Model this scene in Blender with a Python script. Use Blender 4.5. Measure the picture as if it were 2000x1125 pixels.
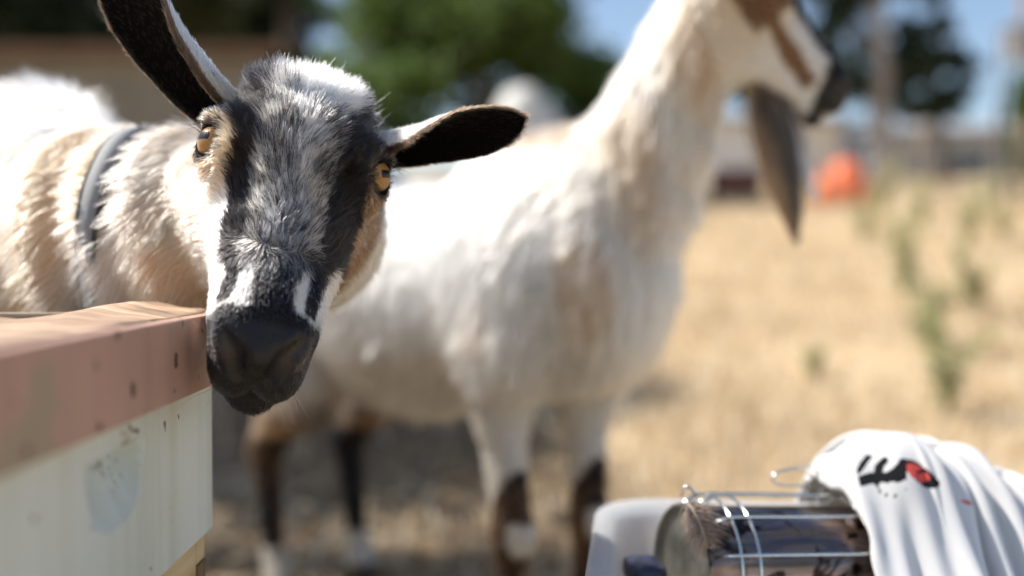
import bpy, bmesh, math, random
import numpy as np
from mathutils import Vector, Matrix

for _o in list(bpy.data.objects):
    bpy.data.objects.remove(_o)
scene = bpy.context.scene
C = scene.collection
rng = np.random.default_rng(7)
random.seed(7)
FUR = 1.0            # share of the fur strands that is built

# ------------------------------------------------------------------ camera
CAM_Z = 0.62
F_PX = 1944.0        # focal length in pixels of a 2000 px wide frame (35 mm lens)
HOR = 523.0          # row of the eye-level line
cam_data = bpy.data.cameras.new('camera')
cam_data.lens = 35.0
cam_data.sensor_width = 36.0
cam_data.clip_start = 0.02
cam_data.clip_end = 2000.0
cam_data.dof.use_dof = True
cam_data.dof.focus_distance = 0.685
cam_data.dof.aperture_fstop = 1.7
cam_data.dof.aperture_blades = 0
cam = bpy.data.objects.new('camera', cam_data)
C.objects.link(cam)
cam.location = (0, 0, CAM_Z)
cam.rotation_euler = (math.radians(90) - math.atan((562.5 - HOR) / F_PX), 0, 0)
scene.camera = cam

# ------------------------------------------------------------------ sky, sun, exposure
SUN_EL, SUN_AZ = 52.0, 283.0           # azimuth: compass degrees, 0 = +Y, 90 = +X
world = bpy.data.worlds.new('World')
scene.world = world
world.use_nodes = True
wn = world.node_tree.nodes
wl = world.node_tree.links
sky = wn.new('ShaderNodeTexSky')
sky.sky_type = 'NISHITA'
sky.sun_disc = False
sky.sun_elevation = math.radians(SUN_EL)
sky.sun_rotation = math.radians(SUN_AZ)
sky.air_density = 1.0
sky.dust_density = 1.2
wl.new(sky.outputs[0], wn['Background'].inputs[0])
wn['Background'].inputs[1].default_value = 0.105
sun_data = bpy.data.lights.new('sun', 'SUN')
sun_data.energy = 4.4
sun_data.angle = math.radians(0.53)
sun_data.color = (1.0, 0.94, 0.85)
sun = bpy.data.objects.new('sun', sun_data)
C.objects.link(sun)
_e, _a = math.radians(SUN_EL), math.radians(SUN_AZ)
SUN_DIR = Vector((math.cos(_e) * math.sin(_a), math.cos(_e) * math.cos(_a), math.sin(_e)))
sun.rotation_euler = SUN_DIR.to_track_quat('Z', 'Y').to_euler()
sun.location = (-6, -6, 12)

scene.view_settings.view_transform = 'Standard'
scene.view_settings.look = 'None'
scene.view_settings.gamma = 1.0
scene.view_settings.use_curve_mapping = False
scene.view_settings.exposure = 0.70
scene.cycles.max_bounces = 10
scene.cycles.transparent_max_bounces = 16
scene.cycles.use_denoising = True
try:
    scene.cycles_curves.shape = 'RIBBONS'
    scene.cycles_curves.subdivisions = 2
except Exception:
    pass

# ------------------------------------------------------------------ helpers
def W(px, py, d):
    """place in the yard, d metres in front of the lens, for a bearing read off the photograph"""
    return Vector(((px - 1000.0) / F_PX * d, d, CAM_Z + (HOR - py) / F_PX * d))

def tag(o, label=None, cat=None, group=None, kind=None):
    if label: o['label'] = label
    if cat: o['category'] = cat
    if group: o['group'] = group
    if kind: o['kind'] = kind
    return o

def empty(name, loc, label, cat, group=None):
    o = bpy.data.objects.new(name, None)
    o.empty_display_size = 0.05
    o.location = loc
    C.objects.link(o)
    return tag(o, label, cat, group)

def link(name, me, mat=None, parent=None, smooth=False):
    """links a mesh; its vertices are in world space, also under a parent"""
    o = bpy.data.objects.new(name, me)
    C.objects.link(o)
    if mat is not None:
        if isinstance(mat, (list, tuple)):
            for m in mat: me.materials.append(m)
        else:
            me.materials.append(mat)
    if smooth and len(me.polygons):
        me.polygons.foreach_set('use_smooth', np.ones(len(me.polygons), dtype=bool))
    if parent is not None:
        o.parent = parent
        m = Matrix.Translation(parent.location) if parent.parent is None else parent.matrix_world
        if parent.parent is not None:
            m = Matrix.Translation(parent.parent.location) @ parent.matrix_parent_inverse @ Matrix.Translation(parent.location)
        o.matrix_parent_inverse = m.inverted()
    return o

def mesh_np(name, V, Fq):
    V = np.asarray(V, dtype=np.float32)
    Fq = np.asarray(Fq, dtype=np.int32)
    me = bpy.data.meshes.new(name)
    nf, k = Fq.shape
    me.vertices.add(len(V))
    me.vertices.foreach_set('co', V.ravel())
    me.loops.add(nf * k)
    me.loops.foreach_set('vertex_index', Fq.ravel())
    me.polygons.add(nf)
    me.polygons.foreach_set('loop_start', np.arange(0, nf * k, k, dtype=np.int32))
    try:
        me.polygons.foreach_set('loop_total', np.full(nf, k, dtype=np.int32))
    except Exception:
        pass
    me.update(calc_edges=True)
    me.validate()
    return me

def set_col(me, cols, name='Col'):
    a = me.attributes.new(name, 'FLOAT_COLOR', 'POINT')
    c = np.ones((len(me.vertices), 4), dtype=np.float32)
    c[:, :3] = cols
    a.data.foreach_set('color', c.ravel())

def bm_mesh(name, bm):
    bmesh.ops.recalc_face_normals(bm, faces=bm.faces)
    me = bpy.data.meshes.new(name)
    bm.to_mesh(me)
    bm.free()
    return me

def bm_box(bm, lo, hi, M=None, bevel=0.0):
    v0 = len(bm.verts)
    r = bmesh.ops.create_cube(bm, size=1.0)
    lo, hi = Vector(lo), Vector(hi)
    for v in r['verts']:
        v.co = Vector([(lo[i] + hi[i]) / 2 + v.co[i] * (hi[i] - lo[i]) for i in range(3)])
    if bevel > 0:
        es = set()
        for v in r['verts']:
            for e in v.link_edges: es.add(e)
        bmesh.ops.bevel(bm, geom=list(es), offset=bevel, segments=2, affect='EDGES', profile=0.6)
    bm.verts.ensure_lookup_table()
    if M is not None:
        for v in list(bm.verts)[v0:]:
            v.co = M @ v.co
    return bm

def frames(P):
    P = [Vector(p) for p in P]
    T = []
    for i in range(len(P)):
        t = (P[min(i + 1, len(P) - 1)] - P[max(i - 1, 0)])
        T.append(t.normalized())
    up = Vector((0, 0, 1)) if abs(T[0].z) < 0.9 else Vector((1, 0, 0))
    u = T[0].cross(up).normalized()
    out = []
    for i in range(len(P)):
        u = (u - T[i] * u.dot(T[i])).normalized()
        out.append((P[i], u, T[i].cross(u)))
    return out

def tube(P, R, seg=8, caps=True):
    """verts and quads of a tube through points P, radius R (number or list)"""
    fr = frames(P)
    n = len(fr)
    R = [R] * n if not hasattr(R, '__len__') else R
    V, Fq = [], []
    for (c, u, w), r in zip(fr, R):
        for k in range(seg):
            a = 2 * math.pi * k / seg
            V.append(c + (u * math.cos(a) + w * math.sin(a)) * r)
    for i in range(n - 1):
        for k in range(seg):
            k2 = (k + 1) % seg
            Fq.append((i * seg + k, i * seg + k2, (i + 1) * seg + k2, (i + 1) * seg + k))
    if caps:
        for i, s in ((0, 1), (n - 1, -1)):
            c = len(V)
            V.append(fr[i][0])
            for k in range(0, seg):
                k2 = (k + 1) % seg
                Fq.append((c, i * seg + (k2 if s > 0 else k), i * seg + (k if s > 0 else k2), c))
    return V, Fq

def tube_mesh(name, P, R, seg=8):
    V, Fq = tube(P, R, seg)
    me = bpy.data.meshes.new(name)
    me.from_pydata([tuple(v) for v in V], [], [tuple(dict.fromkeys(f)) for f in Fq])
    me.update()
    return me

def spline(P, n):
    """Catmull-Rom through points"""
    P = [np.array(p, dtype=float) for p in P]
    P = [2 * P[0] - P[1]] + P + [2 * P[-1] - P[-2]]
    out = []
    m = len(P) - 3
    for k in range(n):
        t = k / (n - 1) * m
        i = min(int(t), m - 1)
        f = t - i
        a, b, c, d = P[i:i + 4]
        out.append(tuple(0.5 * (2 * b + (c - a) * f + (2 * a - 5 * b + 4 * c - d) * f * f + (3 * b - a - 3 * c + d) * f ** 3)))
    return out

# ------------------------------------------------------------------ noise on arrays
_nk = rng.normal(size=(24, 3))
_np = rng.uniform(0, 6.28, 24)
def wav(P, scale, seed=0, n=5):
    """smooth value in about -1..1 from a few plane waves"""
    s = np.zeros(len(P))
    for i in range(n):
        k = _nk[(i + seed * 5) % 24]
        s += np.sin(P @ k * scale + _np[(i * 3 + seed * 7) % 24])
    return s / math.sqrt(n * 0.5) * 0.6

def smooth01(a, b, x):
    t = np.clip((x - a) / (b - a), 0, 1)
    return t * t * (3 - 2 * t)

# ------------------------------------------------------------------ materials
def mat_new(name):
    m = bpy.data.materials.new(name)
    m.use_nodes = True
    nt = m.node_tree
    return m, nt.nodes, nt.links, nt.nodes['Principled BSDF']

def N(nodes, kind, **kw):
    n = nodes.new(kind)
    for k, v in kw.items():
        if k in n.inputs.keys():
            n.inputs[k].default_value = v
        else:
            setattr(n, k, v)
    return n

def ramp(nodes, stops, interp='LINEAR'):
    r = nodes.new('ShaderNodeValToRGB')
    r.color_ramp.interpolation = interp
    e = r.color_ramp.elements
    while len(e) < len(stops): e.new(0.5)
    for el, (p, c) in zip(e, stops):
        el.position = p
        el.color = (c[0], c[1], c[2], 1) if len(c) == 3 else c
    return r

def mat_simple(name, col, rough=0.6, metal=0.0, noise=0.0, nscale=30.0, bump=0.0, bscale=60.0, coord='Object', spec=0.5):
    m, n, l, b = mat_new(name)
    b.inputs['Roughness'].default_value = rough
    b.inputs['Metallic'].default_value = metal
    b.inputs['Specular IOR Level'].default_value = spec
    tc = n.new('ShaderNodeTexCoord')
    if noise > 0:
        tx = N(n, 'ShaderNodeTexNoise', Scale=nscale, Detail=6.0)
        l.new(tc.outputs[coord], tx.inputs['Vector'])
        r = ramp(n, [(0.3, [c * (1 - noise) for c in col]), (0.7, [min(1, c * (1 + noise)) for c in col])])
        l.new(tx.outputs['Fac'], r.inputs[0])
        l.new(r.outputs[0], b.inputs['Base Color'])
    else:
        b.inputs['Base Color'].default_value = (*col, 1)
    if bump > 0:
        t2 = N(n, 'ShaderNodeTexNoise', Scale=bscale, Detail=5.0)
        l.new(tc.outputs[coord], t2.inputs['Vector'])
        bp = N(n, 'ShaderNodeBump', Strength=bump, Distance=0.01)
        l.new(t2.outputs['Fac'], bp.inputs['Height'])
        l.new(bp.outputs[0], b.inputs['Normal'])
    return m

def mat_leaf(name, cols, trans=0.35, rough=0.55):
    """leaf or straw: colour differs from leaf to leaf"""
    m, n, l, b = mat_new(name)
    g = n.new('ShaderNodeNewGeometry')
    r = ramp(n, [(i / max(1, len(cols) - 1), c) for i, c in enumerate(cols)])
    l.new(g.outputs['Random Per Island'], r.inputs[0])
    l.new(r.outputs[0], b.inputs['Base Color'])
    b.inputs['Roughness'].default_value = rough
    b.inputs['Specular IOR Level'].default_value = 0.3
    t = n.new('ShaderNodeBsdfTranslucent')
    l.new(r.outputs[0], t.inputs['Color'])
    mx = n.new('ShaderNodeMixShader')
    mx.inputs[0].default_value = trans
    l.new(b.outputs[0], mx.inputs[1])
    l.new(t.outputs[0], mx.inputs[2])
    l.new(mx.outputs[0], n['Material Output'].inputs['Surface'])
    return m
# ================================================================== the ground
def zt(x, y):
    x = np.asarray(x, dtype=float); y = np.asarray(y, dtype=float)
    t = np.maximum(0, y - 2.1)
    z = 0.128 * t * (t / (t + 1.0))
    over = np.maximum(0, y - 30)
    z = z - 0.10 * over * (over / (over + 10.0))
    z = z + 0.02 * np.sin(x * 0.9 + 1.0) * np.clip((y - 1.5) / 4, 0, 1) + 0.012 * np.sin(y * 2.3 + x * 1.7) * np.clip((y - 1.5) / 3, 0, 1)
    return z

def ground_mesh():
    xs = np.concatenate([-np.geomspace(600, 8, 24), np.linspace(-7.5, 7.5, 101), np.geomspace(8, 600, 24)])
    ys = np.concatenate([-np.geomspace(200, 3, 14), np.linspace(-2.5, 12, 117), np.geomspace(12.4, 1500, 40)])
    X, Y = np.meshgrid(xs, ys)
    Z = zt(X, Y)
    V = np.stack([X.ravel(), Y.ravel(), Z.ravel()], 1)
    nx, ny = len(xs), len(ys)
    i, j = np.meshgrid(np.arange(nx - 1), np.arange(ny - 1))
    a = (j * nx + i).ravel()
    return mesh_np('field', V, np.stack([a, a + 1, a + nx + 1, a + nx], 1))

m, n, l, b = mat_new('dry_ground')
tc = n.new('ShaderNodeTexCoord')
t1 = N(n, 'ShaderNodeTexNoise', Scale=0.9, Detail=8.0, Roughness=0.6)
t2 = N(n, 'ShaderNodeTexNoise', Scale=14.0, Detail=8.0, Roughness=0.7)
l.new(tc.outputs['Object'], t1.inputs['Vector'])
l.new(tc.outputs['Object'], t2.inputs['Vector'])
mx = N(n, 'ShaderNodeMath', operation='MULTIPLY_ADD')
l.new(t1.outputs['Fac'], mx.inputs[0]); mx.inputs[1].default_value = 0.5
l.new(t2.outputs['Fac'], mx.inputs[2])
r = ramp(n, [(0.5, (0.26, 0.17, 0.09)), (0.68, (0.46, 0.33, 0.19)), (0.86, (0.62, 0.48, 0.30)), (1.0, (0.68, 0.57, 0.40))])
l.new(mx.outputs[0], r.inputs[0])
# bare soil where the goats stand, coloured dark to deepen the tree shade
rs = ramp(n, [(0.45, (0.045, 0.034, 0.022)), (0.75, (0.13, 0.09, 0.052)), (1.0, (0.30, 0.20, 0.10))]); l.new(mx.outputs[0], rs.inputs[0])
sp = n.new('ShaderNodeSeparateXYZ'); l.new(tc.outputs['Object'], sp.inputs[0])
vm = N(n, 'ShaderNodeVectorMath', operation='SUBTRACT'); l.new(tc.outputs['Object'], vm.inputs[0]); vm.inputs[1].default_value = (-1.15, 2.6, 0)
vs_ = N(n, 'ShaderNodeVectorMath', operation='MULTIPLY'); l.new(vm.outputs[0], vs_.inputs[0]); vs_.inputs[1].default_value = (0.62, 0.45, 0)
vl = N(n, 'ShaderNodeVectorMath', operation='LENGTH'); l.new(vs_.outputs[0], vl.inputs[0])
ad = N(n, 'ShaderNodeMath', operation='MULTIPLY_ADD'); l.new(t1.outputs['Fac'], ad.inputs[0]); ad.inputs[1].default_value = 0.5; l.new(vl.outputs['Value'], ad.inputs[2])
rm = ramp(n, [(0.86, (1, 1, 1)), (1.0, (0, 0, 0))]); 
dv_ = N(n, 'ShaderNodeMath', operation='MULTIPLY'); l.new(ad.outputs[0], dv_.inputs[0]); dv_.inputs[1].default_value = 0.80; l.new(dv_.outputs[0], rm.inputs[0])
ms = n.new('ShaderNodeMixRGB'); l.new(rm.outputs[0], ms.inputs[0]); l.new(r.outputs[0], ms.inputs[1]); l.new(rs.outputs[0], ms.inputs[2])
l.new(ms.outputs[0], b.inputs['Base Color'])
b.inputs['Roughness'].default_value = 0.95
b.inputs['Specular IOR Level'].default_value = 0.1
bp = N(n, 'ShaderNodeBump', Strength=0.6, Distance=0.03)
l.new(t2.outputs['Fac'], bp.inputs['Height'])
l.new(bp.outputs[0], b.inputs['Normal'])
MAT_GROUND = m
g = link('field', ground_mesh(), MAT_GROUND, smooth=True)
tag(g, 'dry golden grass field sloping up behind the goats', 'field', kind='structure')

MAT_STRAW = mat_leaf('straw', [(0.40, 0.28, 0.15), (0.64, 0.51, 0.32), (0.72, 0.60, 0.42), (0.78, 0.69, 0.53), (0.55, 0.42, 0.24)], 0.3)
MAT_GREENGRASS = mat_leaf('green_grass', [(0.12, 0.17, 0.05), (0.25, 0.27, 0.09), (0.34, 0.33, 0.14)], 0.3)

def blades(P, L, Wd, lean, seed=1):
    """bent two-piece grass blades as quads + tip quads, one island each"""
    r_ = np.random.default_rng(seed)
    n_ = len(P)
    az = r_.uniform(0, 2 * math.pi, n_)
    d = np.stack([np.cos(az), np.sin(az), np.zeros(n_)], 1)
    s = np.stack([-np.sin(az), np.cos(az), np.zeros(n_)], 1)
    up = np.array([0, 0, 1.0])
    le = lean * r_.uniform(0.2, 1.6, n_)
    m1 = P + (up * 0.55 + d * (le * 0.35)[:, None]) * L[:, None]
    m2 = P + (up * (0.95 - 0.35 * le)[:, None] + d * le[:, None]) * L[:, None]
    w = (s * Wd[:, None])
    V = np.stack([P - w, P + w, m1 + w * 0.8, m1 - w * 0.8, m2 + w * 0.12, m2 - w * 0.12], 1).reshape(-1, 3)
    k = np.arange(n_)[:, None] * 6
    Fq = np.concatenate([k + np.array([[0, 1, 2, 3]]), k + np.array([[3, 2, 4, 5]])], 1).reshape(-1, 4)
    return V, Fq

def scatter(n_, y0, y1, spread, seed, bare_keep=0.05):
    r_ = np.random.default_rng(seed)
    y = y0 * (y1 / y0) ** r_.uniform(0, 1, n_)
    x = r_.uniform(-1, 1, n_) * (spread * y + 0.4)
    keep = np.sin(x * 3.1 + 0.7 * np.sin(y * 2.0)) + np.sin(y * 3.7 + x) + r_.normal(0, 0.9, n_) > -0.9
    bare = np.hypot((x + 1.15) * 0.62, (y - 2.6) * 0.45) + r_.normal(0, 0.08, n_)
    keep &= (bare > 0.93) | (r_.uniform(0, 1, n_) < bare_keep)
    x, y = x[keep], y[keep]
    return np.stack([x, y, zt(x, y) - 0.004], 1)

P = scatter(42000, 1.25, 34.0, 0.62, 11)
r_ = np.random.default_rng(12)
L = r_.uniform(0.05, 0.17, len(P)) * (0.75 + 0.05 * P[:, 1].clip(0, 12))
V, Fq = blades(P, L, 0.0022 + 0.0007 * P[:, 1].clip(0, 20), 0.9, 13)
tag(link('dry_grass', mesh_np('dry_grass', V, Fq), MAT_STRAW), 'dry straw coloured grass covering the field', 'grass', kind='stuff')
# flattened straw lying on the ground round the goats
P = scatter(16000, 1.0, 6.0, 0.7, 21, 0.5)
L = np.random.default_rng(22).uniform(0.05, 0.16, len(P))
V, Fq = blades(P, L, np.full(len(P), 0.0022), 1.7, 23)
V[:, 2] = zt(V[:, 0], V[:, 1]) + (V[:, 2] - zt(V[:, 0], V[:, 1])) * 0.3 + 0.004
tag(link('straw_litter', mesh_np('straw_litter', V, Fq), MAT_STRAW), 'flattened straw litter lying on the bare ground', 'straw', kind='stuff')

# ================================================================== trees
MAT_BARK = mat_simple('bark', (0.10, 0.075, 0.055), 0.9, noise=0.5, nscale=9, bump=0.8, bscale=14)
MAT_BARKPALE = mat_simple('bark_pale', (0.34, 0.30, 0.27), 0.9, noise=0.35, nscale=7, bump=0.6, bscale=12)
LEAVES = {
    'green': mat_leaf('leaf_green', [(0.05, 0.09, 0.018), (0.09, 0.15, 0.03), (0.17, 0.24, 0.065), (0.07, 0.12, 0.025)], 0.4),
    'dark': mat_leaf('leaf_dark', [(0.012, 0.026, 0.016), (0.024, 0.045, 0.024), (0.04, 0.065, 0.033)], 0.2),
    'olive': mat_leaf('leaf_olive', [(0.05, 0.07, 0.03), (0.09, 0.11, 0.045), (0.13, 0.14, 0.07)], 0.3),
}

def leaf_cloud(clumps, n_, size, seed):
    """leaf quads in ellipsoid clumps (centre, radii); denser to the skin of each clump"""
    r_ = np.random.default_rng(seed)
    vol = np.array([c[1][0] * c[1][1] * c[1][2] for c in clumps]) ** 0.8
    idx = r_.choice(len(clumps), n_, p=vol / vol.sum())
    cen = np.array([tuple(c[0]) for c in clumps])[idx]
    rad = np.array([tuple(c[1]) for c in clumps])[idx]
    u = r_.normal(size=(n_, 3)); u /= np.linalg.norm(u, axis=1)[:, None]
    rr = r_.uniform(0, 1, n_) ** 0.42
    P = cen + u * rad * (rr * (1 + 0.22 * r_.normal(size=n_)))[:, None]
    a = r_.normal(size=(n_, 3)); a /= np.linalg.norm(a, axis=1)[:, None]
    b_ = np.cross(a, r_.normal(size=(n_, 3))); b_ /= np.linalg.norm(b_, axis=1)[:, None]
    s = size * r_.uniform(0.5, 1.3, n_)[:, None]
    V = np.stack([P - a * s, P + b_ * s * 0.42, P + a * s, P - b_ * s * 0.42], 1).reshape(-1, 3)
    return V, np.arange(n_ * 4).reshape(-1, 4)

def tree(name, label, base, h, trunk_r, clumps, leaf, n_, size, seed, bark, lean=(0, 0), group='trees behind the field'):
    base = Vector((base[0], base[1], float(zt(base[0], base[1])) - 0.08))
    root = empty(name, base, label, 'tree', group)
    rr = random.Random(seed)
    top = base + Vector((lean[0], lean[1], h))
    P, R = [], []
    for i in range(9):
        t = i / 8
        P.append(base.lerp(top, t) + Vector((rr.uniform(-1, 1), rr.uniform(-1, 1), 0)) * trunk_r * 0.5 * (t > 0))
        R.append(trunk_r * (1.25 - 0.35 * min(1, t * 6)) * (1 - 0.75 * t))
    Vt, Ft = tube(P, R, 10)
    cl = [(Vector(c[0]), c[1]) for c in clumps]
    for c, rd in cl:      # limbs to the clumps
        t = min(0.92, max(0.15, (c.z - rd[2] * 0.8 - base.z) / h))
        a = base.lerp(top, t)
        mid = a.lerp(c, 0.5) + Vector((rr.uniform(-.1, .1), rr.uniform(-.1, .1), 0.12)) * (c - a).length
        v, f = tube(spline([a, mid, c], 6), [trunk_r * 0.4 * (1 - 0.15 * k) for k in range(6)], 6)
        o = len(Vt)
        Vt += v; Ft += [tuple(i + o for i in q) for q in f]
    me = bpy.data.meshes.new('trunk')
    me.from_pydata([tuple(v) for v in Vt], [], [tuple(dict.fromkeys(f)) for f in Ft])
    link('trunk', me, bark, root, True)
    V, Fq = leaf_cloud(cl, n_, size, seed)
    tag(link('crown', mesh_np('crown', V, Fq), LEAVES[leaf], root), kind='stuff')
    return root

def auto_clumps(c, R, k, seed, flat=0.8):
    rr = np.random.default_rng(seed)
    out = []
    for i in range(k):
        u = rr.normal(size=3); u /= np.linalg.norm(u)
        p = np.array(c) + u * np.array(R) * rr.uniform(0.35, 0.95)
        s = np.mean(R) * rr.uniform(0.26, 0.5)
        out.append((tuple(p), (s * 1.15, s * 1.1, s * flat)))
    return out

# big green broadleaf behind the goats
c = W(930, 40, 17); c2 = W(860, -260, 18)
tree('broadleaf_tree', 'broad bright green leafy tree rising behind the goats', (c.x, 17), 5.0, 0.22,
     auto_clumps((c.x, 17, c.z - 0.2), (2.3, 1.8, 1.9), 26, 31) + auto_clumps((c2.x, 18, c2.z), (2.2, 1.6, 1.6), 12, 32), 'green', 15000, 0.15, 33, MAT_BARK)
c = W(700, 160, 14)
tree('shrubby_tree', 'low rounded green tree between the shed and the taller leafy tree', (c.x, 14.5), 2.6, 0.12,
     auto_clumps((c.x, 14.5, c.z - 0.3), (1.3, 1.1, 1.1), 14, 35), 'green', 6000, 0.11, 36, MAT_BARK)
c = W(1140, 160, 19)
tree('shrubby_tree', 'small dark green tree in front of the taller leafy tree', (c.x, 19), 2.8, 0.12,
     auto_clumps((c.x, 19, c.z - 0.2), (1.3, 1.0, 1.4), 14, 37), 'green', 6000, 0.13, 38, MAT_BARK)
# dark trees on the left, behind the shed
for i, (px, py, d, R) in enumerate([(60, -30, 18, (2.0, 1.6, 1.9)), (300, -40, 21, (1.9, 1.6, 1.9)), (470, 20, 24, (1.9, 1.6, 2.2))]):
    c = W(px, py, d)
    tree('evergreen_tree', ['dark evergreen tree at the far end of the shed', 'dark evergreen tree rising behind the shed roof', 'dark evergreen tree with gaps of sky beside the shed'][i],
         (c.x, d), c.z + 1.0 - float(zt(c.x, d)), 0.2, auto_clumps((c.x, d, c.z), R, 20, 41 + i), 'dark' if i != 1 else 'olive', 6500, 0.17, 51 + i, MAT_BARK)
c = W(560, 60, 19)
tree('evergreen_tree', 'dark evergreen with a thick bare trunk next to the shed', (c.x, 19), 5.6, 0.34,
     auto_clumps((c.x, 19, c.z + 1.7), (1.9, 1.5, 1.1), 9, 45), 'dark', 4200, 0.17, 55, MAT_BARK)
# dark trees on the right with a pale trunk
c = W(1722, 60, 20)
tree('eucalyptus_tree', 'tall tree with a pale bare trunk and dark foliage', (c.x, 20), 6.5, 0.26,
     [(tuple(W(1640, 20, 20.5)), (0.5, 0.5, 0.5)), (tuple(W(1690, 90, 20.5)), (0.35, 0.3, 0.4)), (tuple(W(1610, 70, 20.5)), (0.35, 0.3, 0.3)), (tuple(W(1600, 130, 20.5)), (0.6, 0.5, 0.55)), (tuple(W(1660, 160, 20)), (0.5, 0.4, 0.5)),
      (tuple(W(1690, -60, 20)), (0.9, 0.8, 0.6)), (tuple(W(1780, 110, 20)), (0.5, 0.5, 0.75)), (tuple(W(1590, -60, 21)), (0.9, 0.7, 0.7)),
      (tuple(W(1730, 190, 20.5)), (0.4, 0.4, 0.4)), (tuple(W(1800, -70, 20)), (0.7, 0.6, 0.4))], 'dark', 6800, 0.13, 61, MAT_BARKPALE, lean=(-0.1, 0))
c = W(1835, 120, 23)
tree('conifer_tree', 'dark conifer against the open sky beyond the fence', (c.x, 23), 5.0, 0.18,
     [(tuple(W(a_, b_, 23)), (r0, 0.4, r0 * q0)) for a_, b_, r0, q0 in ((1840, 205, .55, .7), (1790, 215, .5, .6), (1885, 130, .32, .6), (1850, 120, .42, .8), (1800, 130, .45, .7), (1770, 60, .4, .6), (1838, 50, .30, .9), (1815, -10, .38, .7), (1870, 175, .4, .5), (1760, 150, .4, .8), (1745, -30, .45, .6))], 'dark', 3900, 0.13, 62, MAT_BARK)
c = W(1560, 190, 27)
tree('conifer_tree', 'dark bushy conifer above the low white building', (c.x, 30), 5.0, 0.18,
     auto_clumps((c.x, 30, W(1500, 110, 30).z), (2.6, 1.5, 1.5), 16, 71), 'dark', 5200, 0.17, 72, MAT_BARK)
c = W(2010, 240, 16)
tree('shrubby_tree', 'dark green slim tree beside the fence post', (c.x, 17), 3.0, 0.09,
     [(tuple(W(2005, 200, 17)), (0.3, 0.3, 0.5)), (tuple(W(2000, 290, 17)), (0.3, 0.3, 0.5))], 'green', 1600, 0.1, 73, MAT_BARK)
# the tree outside the frame on the sunny side, whose shade falls behind the goats
tree('oak_tree', 'spreading oak tree on the sunny side shading the ground behind the goats', (-6.0, 4.6), 5.2, 0.26,
     auto_clumps((-3.75, 4.45, 4.3), (1.2, 1.15, 0.9), 24, 81), 'olive', 15000, 0.07, 82, MAT_BARK, lean=(1.3, 0))
tree('oak_tree', 'young oak with sparse twigs on the sunny side of the hive', (-5.2, 2.9), 4.6, 0.11,
     auto_clumps((-3.35, 2.75, 4.9), (0.7, 0.5, 0.5), 13, 85) + [((-3.85, 1.80, 4.8), (0.22, 0.18, 0.15))], 'olive', 620, 0.055, 86, MAT_BARK, lean=(1.0, 0))

# ================================================================== buildings and fence
MAT_WALLTAN = mat_simple('wall_tan', (0.20, 0.185, 0.155), 0.9, noise=0.15, nscale=2.0, bump=0.2)
MAT_ROOFBROWN = mat_simple('roof_brown', (0.16, 0.10, 0.065), 0.85, noise=0.2, nscale=3.0)
MAT_WALLWHITE = mat_simple('wall_white', (0.80, 0.82, 0.85), 0.7, noise=0.06, nscale=2.0)
MAT_ROOFGREY = mat_simple('roof_grey', (0.33, 0.35, 0.38), 0.7, noise=0.12, nscale=3.0)
MAT_WALLGREY = mat_simple('wall_grey', (0.36, 0.36, 0.37), 0.8, noise=0.2, nscale=1.5)
MAT_DARKGLASS = mat_simple('window_glass', (0.03, 0.035, 0.04), 0.08)
MAT_TRIM = mat_simple('trim', (0.55, 0.53, 0.5), 0.6)

def building(name, label, x0, x1, y0, y1, zb, zw, wall, roof, over=0.25, rise=0.35, wins=(), door=None):
    root = empty(name, ((x0 + x1) / 2, (y0 + y1) / 2, zb), label, 'building')
    bm = bmesh.new(); bm_box(bm, (x0, y0, zb), (x1, y1, zw), bevel=0.01)
    wl_ = link('wall', bm_mesh('wall', bm), wall, root)
    bm = bmesh.new()
    ym = (y0 + y1) / 2
    prof = [(y0 - over, zw - 0.02), (ym, zw + rise), (y1 + over, zw - 0.02), (y1 + over, zw + 0.1), (ym, zw + rise + 0.12), (y0 - over, zw + 0.1)]
    a = [bm.verts.new((x0 - over, y, z)) for y, z in prof]; b_ = [bm.verts.new((x1 + over, y, z)) for y, z in prof]
    for i in range(6):
        j = (i + 1) % 6
        bm.faces.new((a[i], a[j], b_[j], b_[i]))
    bm.faces.new(a); bm.faces.new(b_)
    link('roof', bm_mesh('roof', bm), roof, root)
    # gable infill
    for x in (x0 + 0.02, x1 - 0.02):
        bm = bmesh.new()
        vs = [bm.verts.new((x, y0, zw - 0.03)), bm.verts.new((x, y1, zw - 0.03)), bm.verts.new((x, ym, zw + rise))]
        bm.faces.new(vs)
        link('gable', bm_mesh('gable', bm), wall, root)
    for (a0, a1, h0, h1) in wins:
        bm = bmesh.new()
        bm_box(bm, (a0 - 0.06, y0 - 0.05, zb + h0 - 0.06), (a1 + 0.06, y0 - 0.004, zb + h0)); bm_box(bm, (a0 - 0.06, y0 - 0.05, zb + h1), (a1 + 0.06, y0 - 0.004, zb + h1 + 0.06))
        bm_box(bm, (a0 - 0.06, y0 - 0.05, zb + h0), (a0, y0 - 0.004, zb + h1)); bm_box(bm, (a1, y0 - 0.05, zb + h0), (a1 + 0.06, y0 - 0.004, zb + h1))
        wf = link('window', bm_mesh('window', bm), MAT_TRIM, root)
        bm = bmesh.new(); bm_box(bm, (a0, y0 - 0.02, zb + h0), (a1, y0 - 0.006, zb + h1))
        link('pane', bm_mesh('pane', bm), MAT_DARKGLASS, wf)
    if door:
        bm = bmesh.new(); bm_box(bm, (door[0], y0 - 0.04, zb), (door[1], y0 - 0.005, zb + door[2]), bevel=0.008)
        link('door', bm_mesh('door', bm), MAT_TRIM, root)
    return root

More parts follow.
